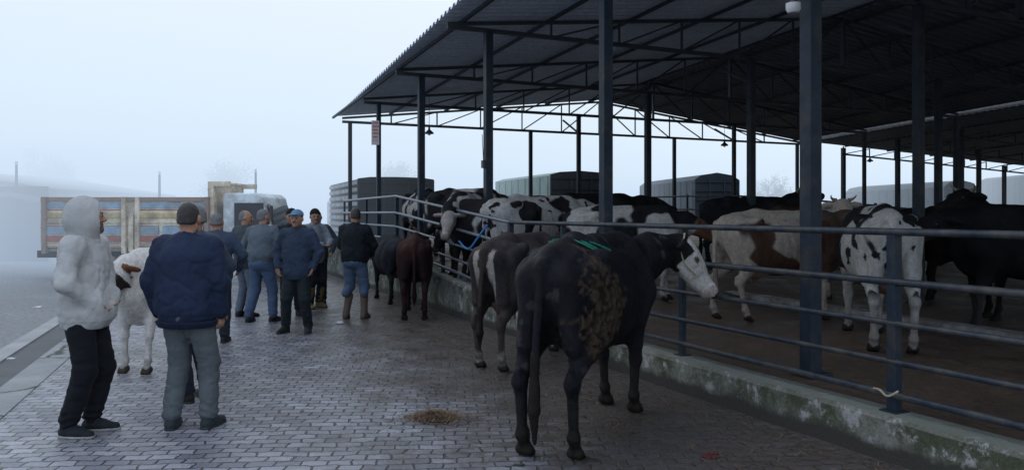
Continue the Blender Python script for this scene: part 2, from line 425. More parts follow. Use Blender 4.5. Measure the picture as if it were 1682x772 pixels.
# platform of the shed, with its low wall
def make_platform():
    m, nt, b = nmat('mossy_concrete'); co = coords(nt)
    n = N(nt, 'ShaderNodeTexNoise', Scale=2.2, Detail=9.0, Roughness=.72); nt.links.new(co, n.inputs['Vector'])
    n2 = N(nt, 'ShaderNodeTexNoise', Scale=5.5, Detail=9.0, Roughness=.78); nt.links.new(co, n2.inputs['Vector'])
    n3 = N(nt, 'ShaderNodeTexNoise', Scale=38.0, Detail=5.0, Roughness=.7); nt.links.new(co, n3.inputs['Vector'])
    base = ramp(nt, n3.outputs[0], [(.3, (.10, .105, .09)), (.7, (.22, .225, .20))]).outputs[0]
    moss = ramp(nt, n3.outputs[0], [(.3, (.026, .032, .018)), (.7, (.07, .08, .045))]).outputs[0]
    g = N(nt, 'ShaderNodeNewGeometry'); sp = N(nt, 'ShaderNodeSeparateXYZ'); nt.links.new(g.outputs['Normal'], sp.inputs[0])
    side = ramp(nt, sp.outputs['Z'], [(.3, (1, 1, 1)), (.7, (.25, .25, .25))]).outputs[0]
    mossf = mix(nt, (0, 0, 0), side, ramp(nt, n.outputs[0], [(.42, (0, 0, 0)), (.56, (1, 1, 1))]).outputs[0])
    c = mix(nt, base, moss, mossf)
    wh = ramp(nt, n2.outputs[0], [(.54, (0, 0, 0)), (.60, (1, 1, 1))]).outputs[0]
    c = mix(nt, c, (.30, .31, .31), wh)
    # green film on the flat top, dark splash foot at the ground
    topf = ramp(nt, sp.outputs['Z'], [(.6, (0, 0, 0)), (.9, (.6, .6, .6))]).outputs[0]
    c = mix(nt, c, (.20, .225, .19), topf)
    pz = N(nt, 'ShaderNodeSeparateXYZ'); nt.links.new(g.outputs['Position'], pz.inputs[0])
    az = N(nt, 'ShaderNodeMath', operation='MULTIPLY_ADD'); nt.links.new(n.outputs[0], az.inputs[0]); az.inputs[1].default_value = -.18; nt.links.new(pz.outputs['Z'], az.inputs[2])
    foot = ramp(nt, az.outputs[0], [(0.0, (1, 1, 1)), (.06, (0, 0, 0))]).outputs[0]
    c = mix(nt, c, (.03, .028, .024), foot)
    nt.links.new(c, b.inputs['Base Color']); b.inputs['Roughness'].default_value = .75
    pv = bump(nt, b, n2.outputs[0], .6, .03); bump(nt, b, n3.outputs[0], .6, .012, pv)
    ts = list(np.arange(-14, 24.01, .25))
    vs = []; fs = []
    rnd = random.Random(5)
    for t in ts:
        z = floor_z(t) + .02; w = rnd.uniform(-.008, .008)
        for r, zz in ((-.70 + w, 0.0), (-.695 + w, z - .03), (-.675 + w, z + rnd.uniform(-.004, .004)), (-.44, z), (-.435, z - .10)):
            p = W(t, r, zz); vs.append(p)
    for i in range(len(ts) - 1):
        for k in range(4):
            fs.append((i * 5 + k, i * 5 + k + 1, (i + 1) * 5 + k + 1, (i + 1) * 5 + k))
    e = (len(ts) - 1) * 5
    fs += [(0, 1, 2, 3, 4), tuple(e + k for k in range(5))]
    tag(MB().add(vs, fs).build('platform_kerb_wall', m), kind='structure')

    m, nt, b = nmat('pen_dirt'); co = coords(nt)
    n = N(nt, 'ShaderNodeTexNoise', Scale=1.2, Detail=9.0, Roughness=.7); nt.links.new(co, n.inputs['Vector'])
    n2 = N(nt, 'ShaderNodeTexNoise', Scale=16.0, Detail=8.0, Roughness=.75); nt.links.new(co, n2.inputs['Vector'])
    c = ramp(nt, n.outputs[0], [(.3, (.045, .028, .018)), (.6, (.10, .062, .04)), (.8, (.13, .09, .06))]).outputs[0]
    c = mix(nt, c, ramp(nt, n2.outputs[0], [(.35, (.45,) * 3), (.65, (1.15,) * 3)]).outputs[0], 1, 'MULTIPLY')
    nt.links.new(c, b.inputs['Base Color'])
    nt.links.new(ramp(nt, n.outputs[0], [(.4, (.45,) * 3), (.6, (.85,) * 3)]).outputs[0], b.inputs['Roughness'])
    bump(nt, b, n2.outputs[0], .8, .05)
    vs = []; fs = []
    ts = list(np.arange(-14, 24.01, 1.0)) + [24.02]
    for i, t in enumerate(ts[:-1]):
        z = floor_z(t) - .02
        vs += [W(t, -.45, z), W(t, 40, z)]
    for i in range(len(ts) - 2): fs.append((2 * i, 2 * i + 1, 2 * i + 3, 2 * i + 2))
    n_ = len(vs)
    vs += [W(24, -.45, 0), W(24, 40, 0)]; fs.append((n_ - 2, n_ - 1, n_ + 1, n_))
    tag(MB().add(vs, fs).build('pen_floor', m), kind='structure')
    # pale feeding kerb inside
    mk = simple('whitewashed_kerb', (.30, .31, .32), .7, .3, 8, dirt=(.08, .06, .045), dirt_amt=.5)
    mb = MB()
    for t0, t1 in ((-6, 5.8),):
        mb.bar(W(t0, 3.1, .31), W(t1, 3.65, .31), .22, .14)
    tag(mb.build('feeding_kerb', mk, bevel=.012), kind='structure')
make_platform()

# ================================================================== SHED
COL_T = [16.95, 13.93, 10.6, 7.04, 3.30, -.05, -3.5, -6.9, -10.3]
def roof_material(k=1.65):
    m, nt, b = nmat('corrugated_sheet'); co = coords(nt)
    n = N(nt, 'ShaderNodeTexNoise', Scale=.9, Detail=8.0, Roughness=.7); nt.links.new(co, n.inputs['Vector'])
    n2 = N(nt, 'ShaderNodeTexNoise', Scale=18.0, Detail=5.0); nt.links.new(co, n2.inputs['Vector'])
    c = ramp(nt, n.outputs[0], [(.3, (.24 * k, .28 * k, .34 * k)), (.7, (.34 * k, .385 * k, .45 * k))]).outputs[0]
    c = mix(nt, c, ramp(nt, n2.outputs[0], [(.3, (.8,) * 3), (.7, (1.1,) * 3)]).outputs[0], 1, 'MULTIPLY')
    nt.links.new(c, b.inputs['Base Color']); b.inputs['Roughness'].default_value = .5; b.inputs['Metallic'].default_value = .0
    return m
M['sheet'] = roof_material(); M['sheet_shaded'] = roof_material(.42)  # second copy darkened: gloom under the right-hand roofs put into the sheet colour

def corrugated(t0, t1, rz_pairs, mat, name, parent, pitch=.22, amp=.028):
    """sheet with real corrugations; rz_pairs: functions of t giving [(r,z)...] across"""
    prof = [(-.5, -1), (-.2, -1), (-.05, 1), (.25, 1), (.5, -1)]
    mb = MB(); vs = []; fs = []; rows = 0
    t = t0
    ts = []
    while t < t1:
        for u, s in prof[:-1]: ts.append((t + u * pitch, s * amp))
        t += pitch
    for tt, dz in ts:
        for r, z in rz_pairs(tt): vs.append(W(tt, r, z + dz))
    k = len(rz_pairs(t0))
    for i in range(len(ts) - 1):
        for j in range(k - 1):
            fs.append((i * k + j, i * k + j + 1, (i + 1) * k + j + 1, (i + 1) * k + j))
    mb.add(vs, fs)
    return mb.build(name, M[mat], parent, world=True)

def eave_r(t): return -(1.22 - .052 * max(t, -14))
def make_shed():
    root = empty('cattle_shed', W(8, 8, .3), 0, 'long open cattle shed with corrugated gable roof on steel posts, nearest the street', 'shed')
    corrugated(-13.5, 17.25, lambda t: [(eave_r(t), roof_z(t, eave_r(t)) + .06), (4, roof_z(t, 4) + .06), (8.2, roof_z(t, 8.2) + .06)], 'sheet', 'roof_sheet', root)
    corrugated(-13.5, 17.25, lambda t: [(8.2, roof_z(t, 8.2) + .065), (12, roof_z(t, 12) + .065), (16.9, roof_z(t, 16.9) + .065)], 'sheet_shaded', 'roof_sheet', root)
    for t in COL_T:
        zb = beam_z(t)
        for r in (0, 5.7, 11.2, 16.8):
            fz = floor_z(t) - .03
            w = .13 if t < 12 else .10
            mb = MB(); X = Matrix.Rotation(SR, 3, 'Z')
            c = W(t, r, (fz + zb) / 2)
            mb.box(c, (w, w, zb - fz), X)
            mb.box(W(t, r, fz + .035), (.26, .26, .02), X)
            mb.build('column', M['steel'], root, world=True, bevel=.006)
        # truss
        mb = MB()
        e = eave_r(t) + .12
        bw = .07
        mb.bar(W(t, e, zb), W(t, 16.9, zb), bw, .07)
        top = lambda r: roof_z(t, r) - .045
        mb.bar(W(t, e, top(e)), W(t, 8.2, top(8.2)), .06, .06); mb.bar(W(t, 8.2, top(8.2)), W(t, 16.9, top(16.9)), .06, .06)
        rs = [1.2, 2.6, 4.0, 5.4, 6.8, 8.2, 9.6, 11.0, 12.4, 13.8, 15.2]
        for i, r in enumerate(rs):
            mb.bar(W(t, r, zb), W(t, r, top(r)), .04 if r != 8.2 else .2, .04)
            if i > 0:
                r0 = rs[i - 1]
                if r <= 8.2: mb.bar(W(t, r0, zb), W(t, r, top(r)), .032, .032)
                else: mb.bar(W(t, r0, top(r0)), W(t, r, zb), .032, .032)
        mb.build('truss', M['steel_dark'], root, world=True)
    # purlins along the shed
    for r in (-.45, 1.2, 2.9, 4.6, 6.3, 7.9, 8.6, 10.2, 11.9, 13.6, 15.2, 16.7):
        a, b_ = -13.2, 17.1
        MB().bar(W(a, r, roof_z(a, r) + .005), W(b_, r, roof_z(b_, r) + .005), .05, .055).build('purlin', M['steel_dark'], root, world=True)
    # knee braces running along, between trusses
    for i in range(1, len(COL_T) - 1):
        t1 = COL_T[i]
        for r in (5.7, 11.2):
            MB().bar(W(t1, r, beam_z(t1) - .5), W(t1 + .9, r, beam_z(t1 + .9)), .04, .04).build('knee_brace', M['steel_dark'], root, world=True)
    g = MB()
    a, b_ = -13, 17.1
    prof = [(-.09, .07), (-.09, -.04), (.09, -.04), (.09, .07), (.075, .07), (.075, -.02), (-.075, -.02), (-.075, .07)]
    vs = [W(a, 17.05 + x, roof_z(a, 16.9) + z) for x, z in prof] + [W(b_, 17.05 + x, roof_z(b_, 16.9) + z) for x, z in prof]
    n = len(prof)
    g.add(vs, [(i, (i + 1) % n, n + (i + 1) % n, n + i) for i in range(n)])
    g.build('gutter', simple('galvanised_gutter', (.42, .44, .46), .4, .2, 6, .5), root, world=True)
    return root
make_shed()

def make_shed2():
    root = empty('cattle_shed', W(6, 25, .3), 0, 'second lower cattle shed seen beyond the bright gutter of the first', 'shed')
    T1 = 17.0
    def z2(t, r): return 4.36 + .05 * (16.95 - t) - .045 * (r - 17.3)
    corrugated(-13.5, T1, lambda t: [(17.25, z2(t, 17.25)), (26.5, z2(t, 26.5)), (36, z2(t, 36))], 'sheet_shaded', 'roof_sheet', root)
    for t in (16.8, 14.4, 12.0, 8.6, 5.2, 1.8, -1.6):
        for r in (19.0, 23.4, 28.6, 33.8):
            zb = z2(t, r) - .12; fz = floor_z(t) - .03
            MB().box(W(t, r, (fz + zb) / 2), (.13, .13, zb - fz), Matrix.Rotation(SR, 3, 'Z')).build('column', M['steel'], root, world=True)
        mb = MB(); zf = lambda r: z2(t, r) - .36
        mb.bar(W(t, 18.9, zf(18.9)), W(t, 35.5, zf(35.5)), .06, .06)
        for k in range(12):
            r = 19.0 + 1.4 * k; mb.bar(W(t, r, zf(r)), W(t, r, z2(t, r) - .05), .035, .035)
            if k: mb.bar(W(t, r - 1.4, zf(r - 1.4)), W(t, r, z2(t, r) - .05), .03, .03)
        mb.build('truss', M['steel_dark'], root, world=True)
    for r in (17.4, 19.2, 21.5, 24, 26.5, 29, 31.5, 34):
        MB().bar(W(-13, r, z2(-13, r) - .03), W(T1 - .1, r, z2(T1 - .1, r) - .03), .05, .06).build('purlin', M['steel_dark'], root, world=True)
make_shed2()

# ================================================================== FENCE
def make_fence():
    root = empty('pipe_fence', W(0, -.55, .31), 0, 'long dark steel pipe fence of five rails standing on the mossy kerb wall', 'fence')
    offs = [1.24, .895, .61, .345, .115]
    def rz(t, k):
        # heights follow the ramp further along
        top = float(np.interp(t, [-20, 5.0, 10.6, 30], [1.55, 1.55, 2.03, 2.03]))
        base = floor_z(t) + .02
        f = offs[k] / offs[0]
        return base + (top - base) * f
    for k in range(5):
        rr = .026 if k in (0, 1, 4) else .021
        pts = [W(t, -.55, rz(t, k)) for t in [-9, -6, -3, 0, 2.5, 5.0]]
        MB().tube(pts, rr, 12).build('rail', M['rail'], root, world=True)
        pts = [W(t, float(np.interp(t, [5, 10.6, 17.2], [-.55, -.55, -.12])), rz(t, k)) for t in [5.0, 6, 8, 10.6, 12.5, 15, 17.2]]
        MB().tube(pts, rr, 10).build('rail', M['rail_worn'], root, world=True)
    for t in (-8.5, -6.1, -3.7, -1.32, 1.05, 3.45, 5.0, 7.8, 10.6, 13.9, 17.2):
        r = float(np.interp(t, [5, 10.6, 17.2], [-.55, -.55, -.12]))
        zt = rz(t, 0) - .02; zb = floor_z(t) + .015
        w = .072 if t in (-8.5, -6.1, -3.7, -1.32, 5.0, 10.6) else .055
        mb = MB(); mb.box(W(t, r + .02, (zt + zb) / 2), (w, w, zt - zb), Matrix.Rotation(SR, 3, 'Z'))
        mb.box(W(t, r + .02, zb + .008), (w + .07, w + .07, .012), Matrix.Rotation(SR, 3, 'Z'))
        mb.build('post', M['steel'], root, world=True, bevel=.006)
    # inner pen fences
    for idx, (r, t0, t1, lab) in enumerate(((7.9, -2, 14, 'thin steel pipe rail fence deep inside the shed behind the cows'),)):
        g = empty('pen_fence', W(3, r, .29), 0, lab, 'fence')
        ts = list(np.arange(t0, t1 + .1, 2.0))
        for h in (1.35, 1.0, .6):
            MB().tube([W(t, r, floor_z(t) + h) for t in ts], .022, 8).build('rail', M['rail'], g, world=True)
        for t in ts:
            MB().tube([W(t, r + .05, floor_z(t) - .02), W(t, r + .05, floor_z(t) + 1.4)], .03, 8).build('post', M['steel'], g, world=True)
make_fence()
#---PART2---
# ================================================================== CATTLE
M['hide'] = vcol('cow_hide', .8, 120, .55, .006, .4, .1)
M['hide_near'] = vcol('cow_hide_close', .55, 130, 1.0, .010, .42, .12, zs=.22)
M['horn'] = simple('horn', (.16, .14, .11), .45, .3, 30)
M['eye'] = simple('dark_eye', (.006, .005, .005), .08, .1, 30, bumps=0)
BLACK = np.array([.011, .011, .013]); WHITE = np.array([.34, .33, .32]); BROWN = np.array([.10, .045, .026]); MUD = np.array([.055, .036, .022])
def lerp(a, b, f): return a * (1 - f[:, None]) + b * f[:, None]
def sst(x, a, b):
    t = np.clip((x - a) / (b - a), 0, 1); return t * t * (3 - 2 * t)

def patches(dark=BLACK, light=WHITE, scale=1.9, off=0.0, thr=.5, legs='light', face=None, dirt=.5, speck=0.0, soft=.015):
    def f(V, T):
        P = V * np.array([1, 1.3, 1])
        n = fbm(P, scale, off, 3)
        if speck: n = n - speck * sst(fbm(V, 9, off + 3, 2), .62, .68)
        m = sst(n, thr - soft, thr + soft)       # 1 = light
        C = lerp(dark[None].repeat(len(V), 0), light[None].repeat(len(V), 0), m)
        z = V[:, 2]
        if legs is not None:
            lc = {'light': light, 'dark': dark}[legs]
            C = lerp(C, lc[None], sst(-z, -.62, -.48))
        tg = np.isin(T, ['head', 'muz', 'ear'])
        if face is not None:
            C[tg] = face
        C[T == 'muz'] = C[T == 'muz'] * .5 + np.array([.08, .055, .05]) * .5
        C[T == 'udder'] = [.28, .17, .14]
        C[T == 'tuft'] = dark * .5 + MUD * .5 if legs == 'dark' else light * .5 + MUD * .5
        d = dirt * sst(-z + .5 * fbm(V, 7, off, 3), -.45, .05)
        C = lerp(C, MUD[None], np.clip(d, 0, .85))
        C[T == 'hoof'] = [.02, .017, .014]
        C *= (.8 + .4 * fbm(V, 22, 5, 2))[:, None]
        return C
    return f

def rotm(yaw, pitch, roll=0.0):
    return np.array(Matrix.Rotation(yaw, 3, 'Z') @ Matrix.Rotation(-pitch, 3, 'Y') @ Matrix.Rotation(roll, 3, 'X'))

def cow(label, pos, heading, colfn, H=1.0, tl=1.0, res=.022, neck=(.30, 0, .22), hs=1.0, rough=False, head=(0, -25), legs=None, tail=0.0, horns=False,
        group=None, fat=1.0, z=0.0, udder=True, mat=None, hipbone=1.0, name='cow', tail_in=0.0, grow=1.0, bone=1.0):
    """x forward. neck = poll offset from the neck root, head = (yaw, pitch) in degrees, legs = x offsets of hind L,R, front L,R"""
    root = empty(name, (pos[0], pos[1], z), heading, label, 'cow' if name == 'cow' else 'calf', group)
    s = Sdf(); lg = legs or (0.06, -.06, .05, -.05)
    f = fat
    s.ell((-.64, 0, 1.12), (.30, .235 * f, .27), k=.05, t='body')
    s.ell((-.08, 0, .98), (.70, .345 * f, .40), k=.12, t='body')
    s.ell((.48, 0, 1.0), (.36, .25 * f, .40), k=.12, t='body')
    s.cap((-.82, 0, 1.31), (-.40, 0, 1.375), .055, .075, k=.10, t='body'); s.cap((-.40, 0, 1.36), (.56, 0, 1.375), .075, .075, k=.12, t='body')
    for q, sy in enumerate((1, -1)):
        s.ell((-.47, sy * .235, 1.30), (.08, .055 * hipbone, .06), k=.10, t='body')
        s.ell((-.90, sy * .115, 1.20), (.06, .055, .06), k=.09, t='body')
        dx = lg[q]
        # thigh and hind leg
        s.cap((-.66, sy * .15, 1.14), (-.62 + dx * .3, sy * .185, .84), .20, .135, k=.09, t='leg', fl=((0, 1, 0), 1.25))
        s.cap((-.86, sy * .11, 1.16), (-.80 + dx * .5, sy * .16, .74), .085, .07, k=.07, t='leg')
        s.cap((-.50, sy * .20, .98), (-.46 + dx * .4, sy * .215, .80), .14, .095, k=.10, t='leg', fl=((0, 1, 0), 1.3))
        hk = np.array([-.84 + dx * .8, sy * .175, .50])
        s.cap((-.60 + dx * .4, sy * .19, .78), hk + (0.01, 0, .02), .13, .054 * bone, k=.05, t='leg', fl=((0, 1, 0), 1.25))
        s.cap(hk + (-.045, 0, .07), hk + (-.035, 0, .0), .026, .034, k=.04, t='leg')
        s.ell(hk, (.062, .043, .07), k=.03, t='leg')
        ft = np.array([-.80 + dx, sy * .17, .0])
        s.cap(hk, ft + (0, 0, .17), .044 * bone, .034 * bone, k=.03, t='leg'); s.ell(ft + (0, 0, .155), (.05, .046, .045), k=.03, t='leg')
        s.cap(ft + (0, 0, .15), ft + (.035, 0, .075), .038, .042, k=.02, t='leg')
        for e in (1, -1): s.cap(ft + (.03, e * .024, .05), ft + (.085, e * .027, .018), .040, .026, k=.008, t='hoof')
        # shoulder and foreleg
        dx = lg[2 + q]
        s.cap((.52, sy * .12, 1.24), (.64, sy * .185, .98), .12, .135, k=.10, t='body', fl=((0, 1, 0), 1.25))
        s.cap((.62, sy * .18, .96), (.50 + dx * .2, sy * .175, .80), .12, .10, k=.08, t='leg', fl=((0, 1, 0), 1.2))
        kn = np.array([.58 + dx * .7, sy * .155, .44])
        s.cap((.52 + dx * .2, sy * .17, .82), kn, .105, .052 * bone, k=.05, t='leg', fl=((0, 1, 0), 1.2)); s.ell(kn, (.052, .048, .065), k=.03, t='leg')
        ft = np.array([.57 + dx, sy * .15, .0])
        s.cap(kn, ft + (0, 0, .17), .042 * bone, .034 * bone, k=.03, t='leg'); s.ell(ft + (0, 0, .15), (.048, .045, .045), k=.03, t='leg')
        s.cap(ft + (0, 0, .15), ft + (.03, 0, .075), .038, .042, k=.02, t='leg')
        for e in (1, -1): s.cap(ft + (.025, e * .024, .05), ft + (.08, e * .027, .018), .042, .027, k=.008, t='hoof')
    # brisket, neck
    s.cap((.66, 0, .82), (.50, 0, .66), .13, .11, k=.12, t='body', fl=((0, 1, 0), 1.2))
    nb = np.array([.66, 0, 1.14]); poll = np.array([.66, 0, 1.20]) + np.array(neck)
    mid = (nb + poll) / 2 + np.array([.02, 0, .02])
    s.cap(nb, mid, .225, .165, k=.12, t='neck', fl=((0, 1, 0), 1.3)); s.cap(mid, poll - np.array([0, 0, .05]), .165, .12, k=.08, t='neck', fl=((0, 1, 0), 1.15))
    s.cap((.80, 0, .92), mid - np.array([0, 0, .12]), .07, .06, k=.12, t='neck')
    # head
    Rh = rotm(R(head[0]), R(head[1]))
    def hp(x, y, zz): return poll + Rh @ (np.array([x, y, zz]) * hs)
    s.ell(hp(.05, 0, -.02), np.array((.13, .105, .115)) * hs, Rh, k=.06, t='head')
    s.ell(hp(.13, 0, .005), np.array((.15, .098, .075)) * hs, Rh, k=.05, t='head')
    s.cap(hp(.16, 0, -.02), hp(.40, 0, -.03), .078 * hs, .056 * hs, k=.06, t='head')
    s.cap(hp(.08, .045, -.11), hp(.34, .02, -.085), .055, .038, k=.06, t='head'); s.cap(hp(.08, -.045, -.11), hp(.34, -.02, -.085), .055, .038, k=.06, t='head')
    s.ell(hp(.435, 0, -.035), np.array((.058, .078, .060)) * hs, Rh, k=.035, t='muz'); s.ell(hp(.42, 0, -.09), (.05, .055, .03), Rh, k=.025, t='muz')
    for sy in (1, -1):
        s.ell(hp(.155, sy * .085, .015), (.045, .025, .035), Rh, k=.03, t='head')
        Re = Rh @ np.array(Matrix.Rotation(sy * R(8), 3, 'Z') @ Matrix.Rotation(-sy * R(18), 3, 'X'))
        s.ell(hp(.0, sy * .19, -.01), (.026, .11, .052), Re, k=.03, t='ear')
    # tail
    tx = -.95; td = tail
    s.cap((-.84, 0, 1.31), (-.945, td * .1, 1.27), .05, .036, k=.05, t='tail')
    s.cap((-.945, td * .1, 1.27), (tx - .015 + tail_in, td * .4, .98), .034, .026, k=.03, t='tail')
    s.cap((tx - .015 + tail_in, td * .4, .98), (tx - .01 + tail_in, td * .8, .66), .026, .021, k=.02, t='tail')
    s.cap((tx - .01 + tail_in, td * .8, .68), (tx + tail_in, td, .66 - .24 * tl), .030, .040, k=.02, t='tuft'); s.cap((tx + tail_in, td, .66 - .24 * tl), (tx + .01 + tail_in, td, .66 - .40 * tl), .040, .012, k=.02, t='tuft')
    if udder:
        s.ell((-.42, 0, .68), (.19, .14, .14), k=.06, t='udder')
        for a in (-.5, -.34):
            for e in (.07, -.07): s.cap((a, e, .58), (a, e, .50), .016, .012, k=.015, t='udder')
    def warp(P):
        w = .012 * (fbm(P, 7, 1, 3) - .5) + .006 * (fbm(P, 28, 4, 2) - .5)
        # hollow beside the tail head, groove along the thigh, faint ribs
        w = w + .030 * np.exp(-(((P[:, 0] + .70) / .12) ** 2 + ((np.abs(P[:, 1]) - .19) / .05) ** 2 + ((P[:, 2] - 1.27) / .06) ** 2))
        w = w + .022 * np.exp(-(((P[:, 0] + .33) / .10) ** 2 + ((P[:, 2] - 1.15) / .14) ** 2)) * (np.abs(P[:, 1]) > .12)
        w = w + .0045 * np.sin(P[:, 0] * 62 + P[:, 2] * 12) * np.exp(-(((P[:, 0] - .05) / .28) ** 2 + ((P[:, 2] - 1.02) / .22) ** 2))
        if rough:
            c = np.exp(-1.1 * (((P[:, 0] + .56) / .34) ** 2 + ((P[:, 2] - .92) / .40) ** 2)) * (P[:, 1] < -.05)
            w = w - .022 * sst(c + .5 * (fbm(P, 8, 3, 3) - .5), .3, .55) * sst(fbm(P, 30, 9, 3), .42, .62)
        return w
    body = sdf_obj('body', s, res / grow, mat or M['hide'], root, cuts=[((0, 0, 1), .0)], warp=warp, colfn=colfn)
    for sy in (1, -1):
        e = Sdf().ell(hp(.165, sy * .101, .02), (.019, .013, .016), Rh, t='eye')
        sdf_obj('eye', e, .006, M['eye'], root)
        if horns:
            h = MB(); b0 = Vector(hp(-.02, sy * .08, .06)); pts = []; rr = []
            for i in range(7):
                u = i / 6; pts.append(Vector(hp(-.03 + .05 * u * u, sy * (.075 + .09 * math.sin(u * 1.5)), .05 + .02 * u + .09 * u * u))); rr.append(.026 * (1 - u) + .005)
            h.tube(pts, rr, 8).build('horn', M['horn'], root)
    root.scale = (H, H, H)
    root['_poll'] = [float(x) for x in poll]
    root['_rh'] = [float(x) for x in Rh.ravel()]
    return root, poll, Rh

def rope(name, pts, r, mat, label=None, cat=None, parent=None, n=6):
    # smooth a polyline (Catmull-Rom)
    P = [Vector(p) for p in pts]; P = [P[0]] + P + [P[-1]]; out = []
    for i in range(1, len(P) - 2):
        for k in range(6):
            u = k / 6; a, b, c, d = P[i - 1], P[i], P[i + 1], P[i + 2]
            out.append(.5 * ((2 * b) + (c - a) * u + (2 * a - 5 * b + 4 * c - d) * u * u + (3 * b - a - 3 * c + d) * u ** 3))
    out.append(P[-2])
    o = MB().tube(out, r, n).build(name, mat, parent)
    if label: tag(o, label, cat)
    return o

def halter(root, poll, Rh, mat):
    def ring(x, ry, rz, zc, tilt=0.0):
        pts = []
        for i in range(25):
            a = i / 24 * 2 * math.pi
            pts.append(poll + 1.12 * (Rh @ np.array([x + tilt * math.sin(a), ry * math.cos(a), zc + rz * math.sin(a)])))
        return pts
    mb = MB().tube([Vector(p) for p in ring(.265, .088, .078, -.045)], .007, 6)
    for sy in (1, -1):
        mb.tube([Vector(poll + 1.12 * (Rh @ np.array(p))) for p in ((.265, sy * .087, -.05), (.13, sy * .108, -.07), (0, sy * .108, -.02), (-.02, sy * .085, .05), (-.03, 0, .085))], .007, 6)
    return mb.build('halter', mat, root)

M['rope_pale'] = simple('pale_rope', (.32, .28, .2), .9, .3, 60)
M['rope_blue'] = simple('blue_rope', (.03, .17, .42), .6, .3, 60)
M['rope_green'] = simple('green_rope', (.008, .16, .10), .6, .3, 60)
M['rope_yellow'] = simple('yellow_rope', (.3, .3, .05), .7, .3, 60)

# --- big black cow in front
def col_black_near(V, T):
    C = np.tile(np.array([.0070, .0074, .0105]), (len(V), 1))
    n = fbm(V, 2.2, 2, 3)
    C = lerp(C, np.array([[.014, .0135, .018]]), sst(n, .45, .65))
    # caked dung over the right thigh and flank
    c = np.stack([(V[:, 0] + .56) / .34, (V[:, 2] - .92) / .40], 1)
    blob = np.exp(-(c ** 2).sum(1) * 1.1) * (V[:, 1] < -.05)
    cr = fbm(V, 30, 9, 3)
    m = sst(blob + .65 * (fbm(V, 8, 3, 3) - .5) + .5 * (cr - .5), .36, .50)
    C = lerp(C, lerp(np.array([[.025, .016, .010]]), np.array([[.068, .047, .033]]), sst(cr, .35, .65)), m * .97)
    z = V[:, 2]
    lowm = sst(-z + .5 * (fbm(V, 9, 8, 3) - .5), -.55, -.2) * .55
    C = lerp(C, np.array([[.026, .021, .017]]), lowm)
    # sparse paler grey flecks above the lower legs
    C = lerp(C, np.array([[.075, .072, .070]]), .5 * sst(fbm(V, 12, 31, 3), .66, .74) * (z > .5))
    hd = T == 'head'
    C[hd] = [.58, .54, .50]; C[T == 'muz'] = [.44, .36, .33]
    pol = root_head_local(V)
    back = hd & (pol[:, 0] < .015 + .02 * (fbm(V, 20, 2, 2) - .5))
    C[back] = [.012, .011, .013]
    C = np.where((hd & (np.abs(pol[:, 1]) > .085) & (pol[:, 0] < .11) | (hd & (pol[:, 2] < -.125) & (pol[:, 0] < .16)))[:, None], np.array([.015, .013, .013]), C)
    nos = (np.abs(np.abs(pol[:, 1]) - .042) < .018) & (pol[:, 0] > .465) & (pol[:, 2] > -.06)
    C[nos] = [.03, .015, .013]
    ring = (np.linalg.norm((pol - np.array([.165, 0, .02])) * np.array([1, 0, 1.2]), axis=1) < .026) & hd
    C[ring] = [.12, .08, .06]
    C[T == 'hoof'] = [.022, .018, .014]
    C[T == 'udder'] = [.05, .035, .03]
    C[T == 'tuft'] = [.02, .016, .013]
    C *= (.75 + .5 * fbm(V, 60, 5, 2))[:, None]
    return C
_hl = {}
def root_head_local(V): return (V - _hl['p']) @ _hl['R'] / 1.12
NK = (.46, -.36, .14); HD = (-66, -52)
_hl['p'] = np.array([.66, 0, 1.20]) + np.array(NK); _hl['R'] = rotm(R(HD[0]), R(HD[1]))
a0, a1 = Vector((.23, 5.32)), Vector((.95, 6.80)); dirv = (a1 - a0); hd0 = math.atan2(dirv.y, dirv.x)
mid = (a0 + a1) / 2
H1 = 1.05
cpos = mid - Vector((math.cos(hd0), math.sin(hd0))) * (-.11 * H1)
c1, pl, Rh = cow('big black cow with a white face seen from behind, dung caked on its flank', (cpos.x, cpos.y), hd0, col_black_near, H=H1, res=.0125,
                 neck=NK, hs=1.12, rough=True, head=HD, legs=(-.09, -.04, .11, -.05), tail=.06, tl=1.35, fat=.98, mat=M['hide_near'], udder=False, grow=1, hipbone=1.3)
halter(c1, pl, Rh, M['rope_pale'])
# green tie marks lying on the rump
def on_back(x, y):   # rough surface height of the back
    return 1.418 - .55 * max(0, abs(y) - .05) ** 1.4 * 2.2
for pts in (((-.62, .10), (-.55, -.03), (-.50, -.15), (-.46, -.235)), ((-.60, .07), (-.48, -.02), (-.34, -.12), (-.20, -.20)), ((-.64, .06), (-.50, -.05), (-.44, -.14), (-.40, -.20))):
    rope('paint_mark', [(x, y, on_back(x, y)) for x, y in pts], .008, M['rope_green'], parent=c1)

# --- grey brown cow behind it
def col_greybrown(V, T):
    C = np.tile(np.array([.060, .050, .048]), (len(V), 1))
    C = lerp(C, np.array([[.030, .026, .028]]), sst(fbm(V, 2.0, 1, 3), .4, .6))
    rear = sst(-V[:, 0], .86, .93) * (np.abs(V[:, 1]) > .035) * (np.abs(V[:, 1]) < .12) * sst(V[:, 2], .6, .8)
    C = lerp(C, np.array([[.34, .30, .27]]), rear * .9)
    C[T == 'tail'] = [.045, .035, .032]; C[T == 'tuft'] = [.018, .015, .015]
    C = lerp(C, np.array([[.26, .23, .21]]), sst(-V[:, 2] + .2 * (fbm(V, 9, 2, 2) - .5), -.28, -.16) * .8)
    C = lerp(C, MUD[None], .5 * sst(fbm(V, 6, 12, 3), .55, .7) * (V[:, 2] < .8))
    C[T == 'hoof'] = [.03, .024, .02]; C[T == 'udder'] = [.2, .13, .11]
    return C * (.8 + .4 * fbm(V, 50, 5, 2))[:, None]
